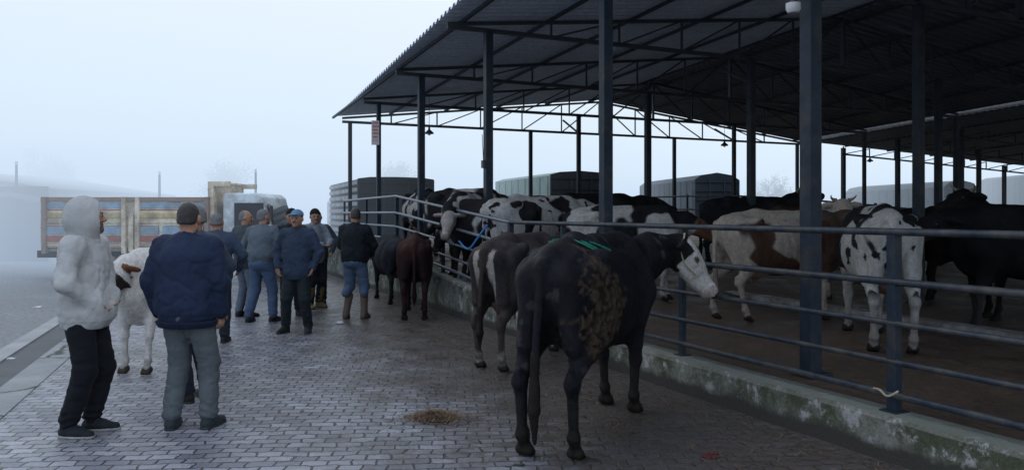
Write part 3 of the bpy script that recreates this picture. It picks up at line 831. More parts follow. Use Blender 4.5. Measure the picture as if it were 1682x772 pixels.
cow('grey brown cow with pale stripes beside its tail, behind the big black cow', (.12, 9.10), R(64), col_greybrown, H=1.0, res=.016, neck=(.33, -.15, .05), head=(-25, -35), legs=(.05, -.07, .05, -.03), tail=.05, hipbone=1.2)
def plain(c, c2=None, legs=None, face=None):
    c = np.array(c); c2 = np.array(c2) if c2 is not None else c * .55
    def f(V, T):
        C = lerp(c[None].repeat(len(V), 0), c2[None], sst(fbm(V, 2.5, 4, 3), .4, .62))
        if legs is not None: C = lerp(C, np.array([legs]), sst(-V[:, 2], -.6, -.35))
        if face is not None: C[np.isin(T, ['head'])] = face
        C[T == 'hoof'] = [.02, .017, .015]; C[T == 'tuft'] = c2 * .6; C[T == 'udder'] = [.12, .08, .07]
        return C * (.75 + .5 * fbm(V, 40, 5, 2))[:, None]
    return f
cow('small reddish brown calf seen from behind on the paving near the ramp wall', (-1.60, 13.0), R(96), plain((.042, .018, .016), (.020, .011, .012)), H=.93, res=.02, neck=(.30, .02, .02), head=(5, -50), legs=(.03, -.03, 0, 0), tail=.0, name='calf', fat=.86, udder=False, bone=1.1)
cow('dark grey calf standing by the ramp wall beyond the man in the black jacket', (-2.32, 15.0), R(113), plain((.022, .025, .032), (.013, .015, .02)), H=.86, res=.022, neck=(.3, -.1, -.1), head=(-10, -50), legs=(.1, -.1, .08, -.08), name='calf')
# --- white and ginger cow among the men
_pp = {}
def col_ginger(V, T):
    C = np.tile(np.array([.55, .53, .50]), (len(V), 1))
    body = sst(fbm(V * np.array([1, 1.2, 1]), 1.8, 21, 3), .5, .53) * (V[:, 0] < .55)
    C = lerp(C, np.array([[.34, .24, .16]]), body * (V[:, 0] < -.3) * .8)
    pol = (V - _pp['p']) @ _pp['R']; hd = np.isin(T, ['head', 'ear'])
    C = np.where((hd & (np.abs(pol[:, 1]) > .09) & (pol[:, 0] < .07) & (pol[:, 2] > -.12))[:, None], np.array([.12, .055, .03]), C)
    C[(T == 'ear')] = [.14, .06, .03]
    C = np.where((hd & (np.abs(pol[:, 1] - .02) > .05) & (pol[:, 0] > .12))[:, None], np.array([.025, .02, .02]), C)
    C[T == 'muz'] = [.03, .026, .028]
    C = lerp(C, MUD[None], .5 * sst(-V[:, 2] + .4 * (fbm(V, 9, 2, 2) - .5), -.32, -.1))
    C[T == 'hoof'] = [.05, .04, .03]
    return C * (.85 + .3 * fbm(V, 40, 5, 2))[:, None]
NK2 = (.24, -.02, .05); HD2 = (-28, -50)
_pp['p'] = np.array([.66, 0, 1.20]) + np.array(NK2); _pp['R'] = rotm(R(HD2[0]), R(HD2[1]))
cow('white cow with a brown ear and dark muzzle standing between the two nearest men', (-3.93, 8.80), R(-92), col_ginger, H=.90, res=.015, neck=NK2, head=HD2, legs=(.0, -.1, .05, .0), tail=0, fat=.9)

# --- cows in the shed
def penned(label, x, y, head_deg, fn, **kw):
    t, r = TR(x, y); kw.setdefault('H', 1.0)
    return cow(label, (x, y), R(head_deg), fn, z=floor_z(t) - .02, group=kw.pop('group', None), **kw)
penned('white cow with small black spots, its rump behind the bend of the fence', .42, 12.9, 28, patches(scale=2.2, off=3.3, thr=.36, speck=.5, legs='light', dirt=.25), H=1.02, neck=(.35, 0, .05), head=(0, -35))
penned('black and white cow standing side on behind the top rail', 1.75, 12.0, -4, patches(scale=1.7, off=8.1, thr=.52, legs='light', face=np.array([.12, .06, .04]), dirt=.25), H=1.0, neck=(.38, .0, -.02), head=(0, -30), hipbone=1.3)
penned('long black cow behind the black and white one', 1.45, 14.3, 3, plain((.012, .012, .014)), H=1.02, neck=(.42, 0, .10), head=(0, -15))
penned('black cow with a white flank patch on the raised end of the pen', -.90, 15.2, -35, patches(scale=1.5, off=5.0, thr=.57, legs='dark', dirt=.2), H=1.02, neck=(.35, 0, -.1), head=(-10, -45))
penned('black cow with a pale blaze facing the ramp rails', -.62, 13.9, -120, patches(scale=2.3, off=11.0, thr=.55, legs='dark', face=np.array([.30, .27, .25]), dirt=.2), H=1.0, neck=(.35, .1, -.15), head=(20, -50))
penned('dark cow at the far end behind the ramp rails', -2.0, 17.4, -70, patches(scale=2.0, off=14.0, thr=.62, legs='dark', dirt=.2), H=1.0, neck=(.35, 0, .0), head=(30, -40))
penned('black cow leaning its head low over the ramp rails', -.35, 13.0, 150, patches(scale=2.0, off=17.0, thr=.60, legs='dark', dirt=.2), H=.96, neck=(.32, 0, -.25), head=(0, -60))
def col_brownwhite(V, T):
    C = patches(dark=np.array([.062, .034, .024]), light=np.array([.30, .26, .22]), scale=1.9, off=44.0, thr=.50, legs='light', face=np.array([.05, .03, .025]), dirt=.25)(V, T)
    fr = sst(V[:, 0] + .3 * (fbm(V, 5, 2, 2) - .5), .42, .5) * (V[:, 2] > .5)
    return lerp(C, np.array([[.05, .028, .02]]), fr * .9)
penned('brown and cream cow walking to the right inside the pen', 3.62, 10.45, 8, col_brownwhite, H=1.0, res=.018, neck=(.38, 0, .17), head=(-10, -12), legs=(-.12, .18, .08, -.12), horns=False)
penned('dark cow with its head raised, seen against the fog beside a column', 4.75, 15.8, 0, plain((.02, .022, .027)), H=1.0, neck=(.36, 0, .30), head=(-15, 0), horns=True)
penned('horned cow with a pale forehead behind the brown and cream one', 4.85, 12.1, -100, patches(dark=np.array([.12, .05, .03]), scale=2, off=23, thr=.45, legs='light', face=np.array([.36, .31, .27])), H=1.02, neck=(.3, 0, .30), head=(0, -30), horns=True)
def col_g(V, T):
    C = patches(scale=2.1, off=31.4, thr=.42, speck=.8, legs='light', dirt=.5)(V, T)
    bl = sst(V[:, 0] + .2 * (fbm(V, 6, 2, 2) - .5), .18, .24) * (V[:, 2] > .75)
    return lerp(C, BLACK[None], bl)
penned('white cow with black patches seen from behind through the rails', 4.02, 8.7, 77, col_g, H=1.03, res=.015, neck=(.34, -.15, .10), head=(-60, -20), legs=(.02, -.05, .08, -.05), hipbone=1.3, tail=.02)
penned('black cow at the right edge standing side on close behind the rails', 6.15, 9.3, 172, plain((.010, .010, .012), legs=(.03, .028, .028)), H=1.04, neck=(.36, .08, .08), head=(30, -25), res=.018)
penned('horned black cow looking over the backs near the right edge', 7.0, 10.5, 186, plain((.012, .011, .012)), H=1.05, neck=(.30, 0, .36), head=(15, -15), horns=True)
penned('dark brown cow behind the two black ones on the right', 7.3, 12.4, 160, plain((.025, .018, .015)), H=1.05, neck=(.36, 0, .10), head=(0, -25))
penned('dark cow with a brown muzzle by the thick far column', 5.6, 13.2, 175, plain((.05, .03, .022)), H=1.04, neck=(.34, 0, .18), head=(20, -20))
penned('black cow far back on the right in the dark of the shed', 9.3, 14.4, 175, plain((.014, .013, .014)), H=1.05, neck=(.34, 0, .1), head=(20, -20))

# ================================================================== PEOPLE
SKIN = np.array([.30, .165, .115])
M['skin'] = vcol('skin', .55, 120, .2, .002, .15, .35)
M['hair_dark'] = simple('dark_hair', (.022, .019, .018), .55, .7, 45, bumps=1.0)
M['hair_grey'] = simple('grey_hair', (.13, .13, .135), .7, .4, 60, bumps=.9)
M['sole'] = simple('pale_sole', (.22, .21, .20), .7, .3, 20)
_cl = {}
def cm(name, c, **kw):
    if name not in _cl: _cl[name] = cloth(name, c, **kw)
    return _cl[name]

def bent(a, b, L1, L2, pole):
    """joint position of a two bone limb"""
    a = np.array(a, float); b = np.array(b, float); d = b - a; D = min(np.linalg.norm(d), (L1 + L2) * .999); u = d / np.linalg.norm(d)
    x = (L1 * L1 - L2 * L2 + D * D) / (2 * D); h = math.sqrt(max(L1 * L1 - x * x, 0))
    p = np.array(pole, float); p = p - (p @ u) * u; p /= np.linalg.norm(p)
    return a + u * x + p * h

def person(label, loc, face_deg, H=1.75, bulk=1.0, feet=((-.11, .0, 8), (.11, .0, -8)), wrists=((-.27, .12, .98), (.27, .12, .98)), poles=((-1, -.8, 0), (1, -.8, 0)),
           head=(0, 0), jacket=(.03, .04, .06), jname='jacket', hem=.80, trousers=(.02, .022, .028), trcut=.06, boots=None, shoe=(.02, .02, .022), hair='dark', haircut='short',
           extra=None, res=.012, lean=0.0, bald=False, group=None, collar=True, hands='hidden', beard=False, puff=.0, jkey=None, band=False):
    root = empty('person', (loc[0], loc[1], loc[2] if len(loc) > 2 else 0), R(face_deg - 90), label, 'person', group)
    k = H / 1.75; root.scale = (k, k, k)
    b = bulk; L = lean
    hipz = .92
    hips = [np.array([sx * .09, 0, hipz]) for sx in (-1, 1)]
    ank = [np.array([f[0], f[1] - .02, .085]) for f in feet]
    knees = [bent(hips[i], ank[i], .43, .425, (0, 1, 0)) for i in (0, 1)]
    sh = [np.array([sx * .185 * (.6 + .4 * b), L * .55, 1.425]) for sx in (-1, 1)]
    wr = [np.array(w, float) for w in wrists]
    el = [bent(sh[i], wr[i], .29, .26, poles[i]) for i in (0, 1)]
    neck0 = np.array([0, L * .6 - .01, 1.45]); hc = np.array([0, L * .75 + .025, 1.625])
    Rh = np.array(Matrix.Rotation(R(head[0]), 3, 'Z') @ Matrix.Rotation(R(head[1]), 3, 'X'))
    def hp(x, y, z): return hc + Rh @ np.array([x, y, z])
    # ---- one continuous body
    s = Sdf()
    s.ell((0, 0, .95), (.155 * b, .115 * b, .13), k=.04, t='skin'); s.ell((0, L * .2 + .01, 1.12), (.145 * b, .11 * b, .16), k=.06, t='skin'); s.ell((0, L * .5, 1.32), (.165, .11, .16), k=.06, t='skin')
    s.cap(neck0 - (0, 0, .04), hc - np.array([0, .02, .07]), .060, .055, k=.04, t='skin')
    for i in (0, 1):
        sx = (-1, 1)[i]
        s.cap(hips[i], knees[i], .082, .056, k=.03, t='skin'); s.cap(knees[i], ank[i], .053, .036, k=.03, t='skin')
        fy = R(feet[i][2]); fd = np.array([math.sin(-fy), math.cos(fy), 0])
        s.cap(ank[i] - np.array([0, 0, .045]), ank[i] + fd * .15 - np.array([0, 0, .05]), .032, .026, k=.03, t='skin')
        s.cap(sh[i] - np.array([0, 0, .01]), el[i], .05, .038, k=.03, t='skin'); s.cap(el[i], wr[i], .037, .026, k=.02, t='skin')
        # hand with fingers
        u = wr[i] - el[i]; u /= np.linalg.norm(u)
        side = np.cross(u, (sx * .3, 1, 0)); side /= np.linalg.norm(side); pn = np.cross(side, u)
        palm = wr[i] + u * .075
        s.cap(wr[i], palm, .025, .034, k=.02, t='skin', fl=(side, 1.6))
        for q in range(4):
            bs = palm + pn * (.027 - .018 * q) + u * .005; ln = (.034, .038, .035, .028)[q]
            m1 = bs + u * ln - side * sx * .010; m2 = m1 + (u * .75 - side * sx * .66) * ln * .85
            s.cap(bs, m1, .0095, .009, k=.004, t='skin'); s.cap(m1, m2, .009, .0075, k=.004, t='skin')
        tb = wr[i] + u * .03 + pn * .028; tm = tb + (u * .6 + pn * .75) * .035
        s.cap(tb, tm, .012, .010, k=.008, t='skin'); s.cap(tm, tm + (u * .9 + pn * .2) * .028, .010, .008, k=.004, t='skin')
    s.ell(hp(0, -.012, .025), (.077, .096, .100), Rh, k=.03, t='head'); s.ell(hp(0, .028, -.025), (.062, .066, .088), Rh, k=.03, t='head')
    s.cap(hp(0, .055, -.085), hp(0, .075, -.098), .034, .022, k=.03, t='head')
    s.cap(hp(-.045, .0, -.065), hp(0, .06, -.092), .026, .022, k=.03, t='head'); s.cap(hp(.045, .0, -.065), hp(0, .06, -.092), .026, .022, k=.03, t='head')
    s.cap(hp(0, .093, .012), hp(0, .113, -.026), .009, .014, k=.012, t='head'); s.ell(hp(0, .10, -.030), (.019, .012, .009), Rh, k=.008, t='head')
    s.cap(hp(-.036, .083, .028), hp(.036, .083, .028), .012, k=.02, t='head')
    s.cap(hp(-.02, .086, -.058), hp(.02, .086, -.058), .009, k=.012, t='lip')
    for sx in (-1, 1):
        s.ell(hp(sx * .083, -.008, -.005), (.014, .022, .035), Rh, k=.008, t='ear'); s.ell(hp(sx * .030, .082, .008), (.013, .009, .008), Rh, k=.006, t='head')
    def cf(V, T):
        C = np.tile(SKIN, (len(V), 1)) * (.85 + .3 * fbm(V, 20, 3, 2))[:, None]
        q = (V - hc) @ Rh
        eye = (np.hypot(np.abs(q[:, 0]) - .030, (q[:, 2] - .008) * 1.5) < .013) & (q[:, 1] > .075)
        C[eye] = [.03, .022, .02]
        brow = (np.abs(np.abs(q[:, 0]) - .032) < .020) & (np.abs(q[:, 2] - .030) < .006) & (q[:, 1] > .07); C[brow] = [.035, .025, .02]
        lip = (np.abs(q[:, 0]) < .024) & (np.abs(q[:, 2] + .058) < .007) & (q[:, 1] > .075); C[lip] = [.19, .075, .06]
        st = (q[:, 2] < -.035) & (q[:, 1] > .0) & (T != 'skin') & ~lip
        C[st] *= .45 if beard else .8
        mo = (np.abs(q[:, 0]) < .03) & (np.abs(q[:, 2] + .043) < .007) & (q[:, 1] > .07); C[mo] *= .35
        return C
    sdf_obj('body', s, min(res, .009) if hands != 'hidden' else res * .8, M['skin'], root, cuts=[((0, 0, 1), .004)], colfn=cf)
    # ---- trousers
    s = Sdf(); s.ell((0, 0, .95), (.175 * b, .135 * b, .15), k=.04); s.ell((0, -.03, .90), (.16 * b, .13 * b, .12), k=.04)
    for i in (0, 1):
        s.cap(hips[i] + (0, 0, -.02), knees[i], .105 * (.5 + .5 * b), .083, k=.035)
        s.cap(knees[i], ank[i] + (0, 0, max(trcut, .02) - .02), .083, .070, k=.03)
    def wt(P): return .007 * np.clip(1 - np.abs(fbm(P * np.array([1, 1, 2.2]), 6.5, 21 + loc[0], 2) - .5) * 8, 0, 1) + .012 * (np.abs(fbm(P * np.array([1, 1, 1.9]), 6, 3 + loc[0], 3) - .5) * 2 - .25) + .006 * np.sin(P[:, 2] * 75 + 22 * fbm(P, 5, 2, 2)) * sst(-P[:, 2], -.28, -.10) * (trcut < .2)
    sdf_obj('trousers', s, res, cm('trousers_%02d' % (len(_cl)), trousers, crease=.6), root, cuts=[((0, 0, 1), trcut), ((0, 0, -1), -1.04)], warp=wt)
    # ---- shoes / boots
    for i in (0, 1):
        fy = R(feet[i][2]); fd = np.array([math.sin(-fy), math.cos(fy), 0]); a = ank[i].copy(); a[2] = 0
        s = Sdf(); s.cap(a - fd * .035 + (0, 0, .045), a + fd * .07 + (0, 0, .045), .044, .046, k=.03); s.cap(a + fd * .06 + (0, 0, .035), a + fd * .165 + (0, 0, .028), .047, .036, k=.03); s.cap(a + (0, 0, .05), a + (0, 0, .10), .044, .046, k=.03)
        if boots: s.cap(a + (0, 0, .08), a + np.array([0, 0, boots]) + (knees[i] - ank[i]) * np.array([1, 1, 0]) * boots / .43, .052, .064, k=.03)
        sho = sdf_obj('boot' if boots else 'shoe', s, .009, cm('shoe_%s' % str(shoe), shoe, rough=.45 if boots else .6, crease=.2), root, cuts=[((0, 0, 1), .016)])
        s2 = Sdf(); s2.cap(a - fd * .035 + (0, 0, .02), a + fd * .06 + (0, 0, .02), .046, .049, k=.03); s2.cap(a + fd * .06 + (0, 0, .02), a + fd * .168 + (0, 0, .02), .050, .039, k=.03)
        sdf_obj('sole', s2, .009, M['sole'] if extra == 'hood' else M['rubber'], sho, cuts=[((0, 0, 1), .0), ((0, 0, -1), -.026)])
    # ---- jacket
    s = Sdf(); p = puff
    s.ell((0, L * .55 - .01, 1.30), (.205 * b + p, .145 * b + p, .20), k=.06); s.ell((0, L * .25, 1.10), (.205 * b + p, .158 * b + p, .22), k=.08); s.ell((0, 0, hem + .10), (.205 * b + p, .160 * b + p, .20), k=.08)
    s.cap(sh[0] + (.03, 0, -.005), sh[1] + (-.03, 0, -.005), .070 + p * .5, k=.06); s.cap(neck0 + (0, 0, -.05), neck0 + (0, .0, .0), .095, .078, k=.05)
    for i in (0, 1):
        s.cap(sh[i] - np.array([0, 0, .015]), el[i], .078 + p, .066 + p, k=.045); s.cap(el[i], wr[i] + (el[i] - wr[i]) * .04, .066 + p, .046 + p * .6, k=.03)
        if extra == 'hood':
            u_ = wr[i] - el[i]; u_ /= np.linalg.norm(u_); s.cap(wr[i], wr[i] + u_ * .10 + np.array([0, -.05, -.04]), .060, .070, k=.09)
    if collar: s.cap(neck0 + (0, 0, .015), neck0 + (0, .012, .030), .072, .067, k=.015)
    def wj(P):
        f = np.abs(fbm(P * np.array([1, 1, 1.5]), 5.5, 9 + loc[0], 3) - .5) * 2
        Q = P @ np.array([[.8, .0, .6], [.3, 1, -.2], [-.6, .2, .8]])
        n1 = fbm(Q * np.array([1, 1, 1.8]), 4.2, 13 + loc[0] * 3, 2); rg = np.clip(1 - np.abs(n1 - .5) * 9, 0, 1)
        n2 = fbm(Q * np.array([1.6, 1, 1]), 7.5, 3 + loc[1] * 3, 2); rg2 = np.clip(1 - np.abs(n2 - .5) * 7, 0, 1)
        return .007 * (f - .25) + .009 * rg ** 1.5 + .007 * rg2 ** 1.5 - .004 + .010 * (fbm(P, 14, 2, 2) - .5) + .006 * sst(-np.abs(P[:, 2] - hem - .03), -.035, -.02)
    jk = sdf_obj(jname, s, res, cm(jkey or 'jacket_%02d' % len(_cl), jacket, crease=.55, rough=.75), root, cuts=[((0, 0, 1), hem)], warp=wj)
    if band:
        s = Sdf(); s.ell((0, 0, hem + .06), (.210 * b + p, .165 * b + p, .20), k=.04)
        sdf_obj('waistband', s, .010, cm('band_%s' % str(jacket), tuple(x * .7 for x in jacket)), jk, cuts=[((0, 0, 1), hem - .045), ((0, 0, -1), -hem - .008)], warp=lambda P: .004 * np.sin(np.arctan2(P[:, 0], P[:, 1]) * 70))
        for i in (0, 1):
            c_ = wr[i] + (el[i] - wr[i]) * .12; s = Sdf(); s.cap(c_, wr[i] + (el[i] - wr[i]) * -.02, .050, .045, k=.01)
            sdf_obj('cuff', s, .009, cm('band_%s' % str(jacket), tuple(x * .7 for x in jacket)), jk)
    # ---- head wear
    if extra == 'hood':
        s = Sdf(); s.ell(hp(0, -.03, .03), (.118, .135, .138), Rh, k=.05); s.cap(hp(0, -.03, -.06), neck0 + (0, -.02, .0), .105, .12, k=.06)
        s.ell(hp(0, -.12, -.02), (.06, .05, .06), Rh, k=.05)
        q = Rh @ np.array([0, -1, 0]); 
        def wh(P):
            ql = (P - hc) @ Rh
            hole = np.linalg.norm(ql / np.array([.085, .2, .115]) - np.array([0, .58, -.02]), axis=1)
            return .008 * (np.abs(fbm(P * np.array([1, 1, .6]), 5, 5, 2) - .5) * 2 - .3) + np.where(hole < 1.02, .06, 0)
        sdf_obj('hood', s, .010, cm(jkey, jacket), jk, cuts=[(tuple(q), float(q @ hc) - .072)], warp=wh)
    if extra == 'cap':
        s = Sdf(); s.ell(hp(0, -.012, .055), (.090, .108, .085), Rh, k=.02); s.ell(hp(0, .115, .062), (.062, .060, .009), Rh, k=.012)
        sdf_obj('cap', s, .008, cm('cap_blue', (.10, .19, .30)), root, cuts=[(tuple(Rh @ np.array([0, 0, 1.0])), float((Rh @ np.array([0, 0, 1.0])) @ hp(0, 0, .045)))])
    elif extra == 'beanie':
        s = Sdf(); s.ell(hp(0, -.015, .045), (.092, .112, .105), Rh, k=.02)
        sdf_obj('hat', s, .008, cm('hat_black', (.012, .012, .014)), root, cuts=[(tuple(Rh @ np.array([0, -.35, 1.0])), float((Rh @ np.array([0, -.35, 1.0])) @ hp(0, 0, .035)))])
    if extra in (None, 'cap') :
        s = Sdf(); s.ell(hp(0, -.018, .028), (.0795, .0975, .101), Rh, k=.02); s.ell(hp(0, -.055, -.03), (.062, .055, .05), Rh, k=.03)
        n = Rh @ np.array([0, -.75, 1.0]) if not bald else Rh @ np.array([0, -1.0, -.25])
        ref = hp(0, .075, .052) if not bald else hp(0, -.005, .03)
        def whr(P): return .008 * (fbm(P, 60, 5, 2) - .5) + (.013 * np.exp(-(np.linalg.norm(P - hp(0, -.075, .105), axis=1) / .036) ** 2) if haircut == 'thin' else 0)
        n2 = Rh @ np.array([0, 0, 1.0])
        sdf_obj('hair', s, .008, M['hair_dark'] if hair == 'dark' else M['hair_grey'], root, cuts=[(tuple(n), float(n @ ref)), (tuple(n2), float(n2 @ hp(0, 0, -.040)))], warp=whr)
    return root

person('man in a pale grey hooded jacket and black trousers standing in profile', (-3.25, 5.98), 2, H=1.77, bulk=1.02, feet=((-.09, .03, 5), (.10, -.05, -10)), wrists=((-.14, .12, 1.02), (.13, .12, 1.0)), poles=((-1, -.5, 0), (1, -.5, 0)),
       head=(38, 4), jacket=(.34, .345, .34), hem=.80, trousers=(.008, .009, .012), shoe=(.014, .018, .022), extra='hood', res=.0105, beard=True, puff=.004, jkey='pale_jacket', collar=False)
person('man in a navy jacket and grey green trousers seen from behind', (-2.52, 6.10), 84, H=1.76, bulk=1.16, feet=((-.13, .02, 14), (.14, .08, -8)), wrists=((-.255, .03, .90), (.255, .03, .90)), poles=((-1, -1, 0), (1, -1, 0)),
       head=(6, 0), jacket=(.015, .023, .048), hem=.84, trousers=(.085, .098, .105), shoe=(.03, .038, .042), res=.0105, puff=.008, hands='seen', band=True)
person('man in dark clothes mostly hidden behind the navy jacket', (-2.84, 7.05), 150, H=1.75, bulk=1.0, jacket=(.045, .06, .085), trousers=(.018, .022, .03), head=(30, -5), res=.014, hair='grey', shoe=(.02, .02, .02))
person('bald man in a blue jacket facing away beside the pale truck cab', (-3.84, 10.2), 100, H=1.68, bulk=1.05, jacket=(.035, .05, .08), trousers=(.02, .026, .036), res=.015, hair='grey', bald=True)
person('grey haired man in a dark jacket leaning towards the grey blue jacket', (-4.32, 12.7), 60, H=1.72, bulk=1.0, jacket=(.045, .052, .06), trousers=(.10, .12, .15), res=.016, hair='grey', head=(-50, 0), bald=True, boots=.3)
person('man in a grey blue jacket and blue jeans seen from behind', (-3.86, 12.1), 75, H=1.74, bulk=1.12, feet=((-.17, -.06, 10), (.15, .10, -10)), wrists=((-.22, .22, 1.02), (.22, .2, 1.0)), jacket=(.085, .105, .125), hem=.93, trousers=(.06, .09, .15), res=.014, hair='grey', lean=.05, head=(-20, 5))
person('man in a pale blue cap and navy jacket facing the camera, hands in pockets', (-3.02, 11.05), -92, H=1.72, bulk=1.08, feet=((-.15, 0, 14), (.17, .02, -16)), wrists=((-.25, .08, .93), (.25, .08, .93)), poles=((-1, -.7, 0), (1, -.7, 0)),
       jacket=(.030, .044, .070), hem=.76, trousers=(.022, .030, .034), boots=.33, shoe=(.022, .026, .024), extra='cap', res=.012, head=(-6, 0))
person('man in a dark knitted hat standing just behind the blue cap', (-3.62, 12.9), -75, H=1.74, jacket=(.02, .024, .03), trousers=(.02, .024, .03), res=.016, extra='beanie', head=(0, 0))
person('man in a light grey jacket holding his hands together beside the dark haired group', (-3.50, 13.9), -40, H=1.74, bulk=.98, wrists=((-.06, .33, 1.12), (.06, .33, 1.13)), jacket=(.19, .21, .23), trousers=(.02, .022, .028), boots=.36, shoe=(.16, .12, .04), res=.014, extra='beanie', head=(-25, -5), hands='seen')
person('young man with black hair looking over from the back of the group', (-3.62, 14.6), -80, H=1.72, jacket=(.04, .05, .06), trousers=(.02, .024, .03), res=.017, head=(10, 0))
person('man in a black jacket and rolled jeans with brown boots seen from behind', (-2.50, 12.5), 80, H=1.76, bulk=1.08, feet=((-.14, 0, 12), (.14, .05, -4)), wrists=((-.16, .27, 1.0), (.18, .26, 1.0)), jacket=(.011, .014, .018), hem=.86, trousers=(.07, .10, .15), trcut=.34, boots=.36, shoe=(.10, .07, .055), res=.0125, head=(24, 0), hands='seen')
#---PART3---
# ================================================================== FITTINGS OF THE SHED
def at(px, py, Y):
    return Vector(((px - 841) / F_PX * Y, Y, 1.68 - (py - HZ) / F_PX * Y))
M['lamp_white'] = simple('lamp_glass', (.45, .46, .46), .3, .1, 10, bumps=0)
def hanging_lamp(p, ztop, label):
    root = empty('hanging_lamp', p, 0, label, 'lamp', 'lamps hanging under the shed roof')
    MB().tube([(0, 0, .12), (0, 0, ztop - p.z)], .006, 6).build('cable', M['plastic_dark'], root)
    MB().tube([(0, 0, .05), (0, 0, .13)], [.03, .02], 10).build('socket', M['plastic_dark'], root)
    MB().tube([(0, 0, .06), (0, 0, .0), (0, 0, -.03)], [.03, .10, .105], 12, caps=False).build('shade', M['steel'], root)
    s = Sdf().ell((0, 0, -.01), (.045, .045, .06)); sdf_obj('bulb', s, .012, M['lamp_white'], root)
hanging_lamp(at(705, 218, 18), 4.42, 'small lamp on a cable left of the fence bend, hanging between two posts')
hanging_lamp(at(1190, 238, 22), 4.9, 'small lamp hanging deep under the shed roof beside a middle column')
hanging_lamp(at(1429, 264, 27), 4.3, 'small lamp hanging at the join with the second shed')
p = at(1303, 16, 6.72)
root = empty('flood_lamp', p, 0, 'round white lamp fixed high on the nearest thick column', 'lamp')
MB().tube([(0, 0, -.03), (0, 0, .0), (0, 0, .05)], [.045, .062, .062], 14).build('housing', M['white_paint'], root)
MB().tube([(0, 0, .05), (0, 0, .12)], [.03, .02], 10).build('neck', M['plastic_dark'], root)
MB().tube([(0, 0, .12), (.10, .08, .12)], .012, 8).build('bracket', M['steel'], root)
# small junction box on a post
p = W(7.04, -.09, 2.5)
root = empty('junction_box', p, SR, 'small dark box strapped to a shed post above the fence bend', 'box')
MB().box((0, -.0, 0), (.09, .05, .13)).build('case', M['plastic_dark'], root, bevel=.006)
MB().tube([(0, 0, .06), (.0, .02, .5)], .006, 6).build('conduit', M['plastic_dark'], root)
# sign plate
p = W(13.93, -.075, 3.66)
root = empty('sign', p + Vector((0, -.05, 0)), R(4), 'narrow pale sign with faded red writing on a shed post', 'sign')
MB().box((0, 0, 0), (.19, .012, .60)).build('plate', simple('pale_plate', (.50, .44, .45), .5, .1, 5), root)
red = simple('faded_red', (.42, .12, .12), .5, .2, 10)
rn = random.Random(3)
for i in range(6):
    z = .24 - i * .085; x = -.07; mb = MB()
    while x < .06:
        wd = rn.uniform(.012, .03); mb.box((x + wd / 2, -.009, z), (wd, .004, .045 if i != 5 else .02)); x += wd + .008
    mb.build('text_line', red, root)

# ropes on the fence
rope('rope', [W(5.75, -.57, 1.50), W(6.0, -.62, 1.30), W(6.25, -.64, 1.14), W(6.5, -.62, 1.12), W(6.9, -.58, 1.22)], .016, M['rope_blue'], 'blue rope looped over the fence rails behind the grey brown cow', 'rope')
rope('rope', [W(-1.40, -.585, .47), W(-1.37, -.62, .44), W(-1.33, -.625, .43), W(-1.27, -.61, .455), W(-1.20, -.585, .45)], .008, M['rope_pale'], 'short pale rope tied round the foot of the near fence post', 'rope')

# ================================================================== LITTER
def straw(name, n, place, mat, seed, ln=(.03, .10)):
    rn = random.Random(seed); mb = MB()
    for _ in range(n):
        x, y, z = place(rn); a = rn.uniform(0, 6.28); l = rn.uniform(*ln); w_ = rn.uniform(.0015, .004); tz = rn.uniform(-.35, .35)
        d = Vector((math.cos(a), math.sin(a), tz)) * l / 2; s_ = Vector((-math.sin(a), math.cos(a), 0)) * w_; c = Vector((x, y, z + abs(tz) * l / 2))
        mb.add([c - d - s_, c - d + s_, c + d + s_, c + d - s_], [(0, 1, 2, 3)])
    return mb.build(name, mat)
M['straw'] = simple('straw', (.16, .105, .06), .9, .5, 40)
hc_ = gp(712, 688)
def hayp(rn):
    a = rn.uniform(0, 6.28); u = abs(rn.gauss(0, .5)); 
    return hc_.x + math.cos(a) * u * .26, hc_.y + math.sin(a) * u * .20, .01 + .035 * math.exp(-u * u * 2.5)
s = Sdf().ell((hc_.x, hc_.y, 0), (.20, .15, .03)); 
hp_ = sdf_obj('hay_pile', s, .015, simple('hay_base', (.07, .045, .028), .95, .5, 40, bumps=.9), cuts=[((0, 0, 1), .004)], warp=lambda P: .018 * (fbm(P, 25, 2, 3) - .5))
tag(hp_, 'small heap of brown hay dropped on the paving left of the big black cow', 'hay')
o = straw('loose_straw', 1500, hayp, M['straw'], 4); o.parent = hp_; o['kind'] = 'stuff'
def scat(rn):
    t = rn.uniform(-4.5, 8); r = -.8 - abs(rn.gauss(0, 1.1)); p_ = W(t, r, .008); return p_.x, p_.y, .008
tag(straw('scattered_straw', 4000, scat, M['straw'], 9, (.02, .09)), kind='stuff')
def crumple(px, py, size, mat, name, label, cat, flat=.5, seed=1):
    c = gp(px, py); s = Sdf(); rn = random.Random(seed)
    for _ in range(4): s.ell((rn.uniform(-.3, .3) * size, rn.uniform(-.3, .3) * size, size * flat * .4), (size * rn.uniform(.3, .6), size * rn.uniform(.25, .5), size * flat * .5), k=.01)
    o = sdf_obj(name, s, max(.006, size / 14), mat, cuts=[((0, 0, 1), .004)], warp=lambda P: size * .25 * (fbm(P, 3 / size, seed, 2) - .5))
    o.location = (c.x, c.y, 0); tag(o, label, cat)
wp = simple('white_litter', (.5, .5, .5), .7, .1, 30)
crumple(558, 532, .09, wp, 'crumpled_paper', 'white scrap of paper near the boots of the man in rolled jeans', 'litter', seed=2)
crumple(668, 492, .09, wp, 'crumpled_paper', 'white scrap left of the reddish calf by the wall', 'litter', seed=3)
crumple(700, 489, .13, wp, 'plastic_bag', 'small white bag lying at the foot of the ramp wall', 'litter', seed=4)
crumple(18, 590, .07, wp, 'crumpled_paper', 'white scrap lying on the drain at the left edge', 'litter', flat=.25, seed=6)
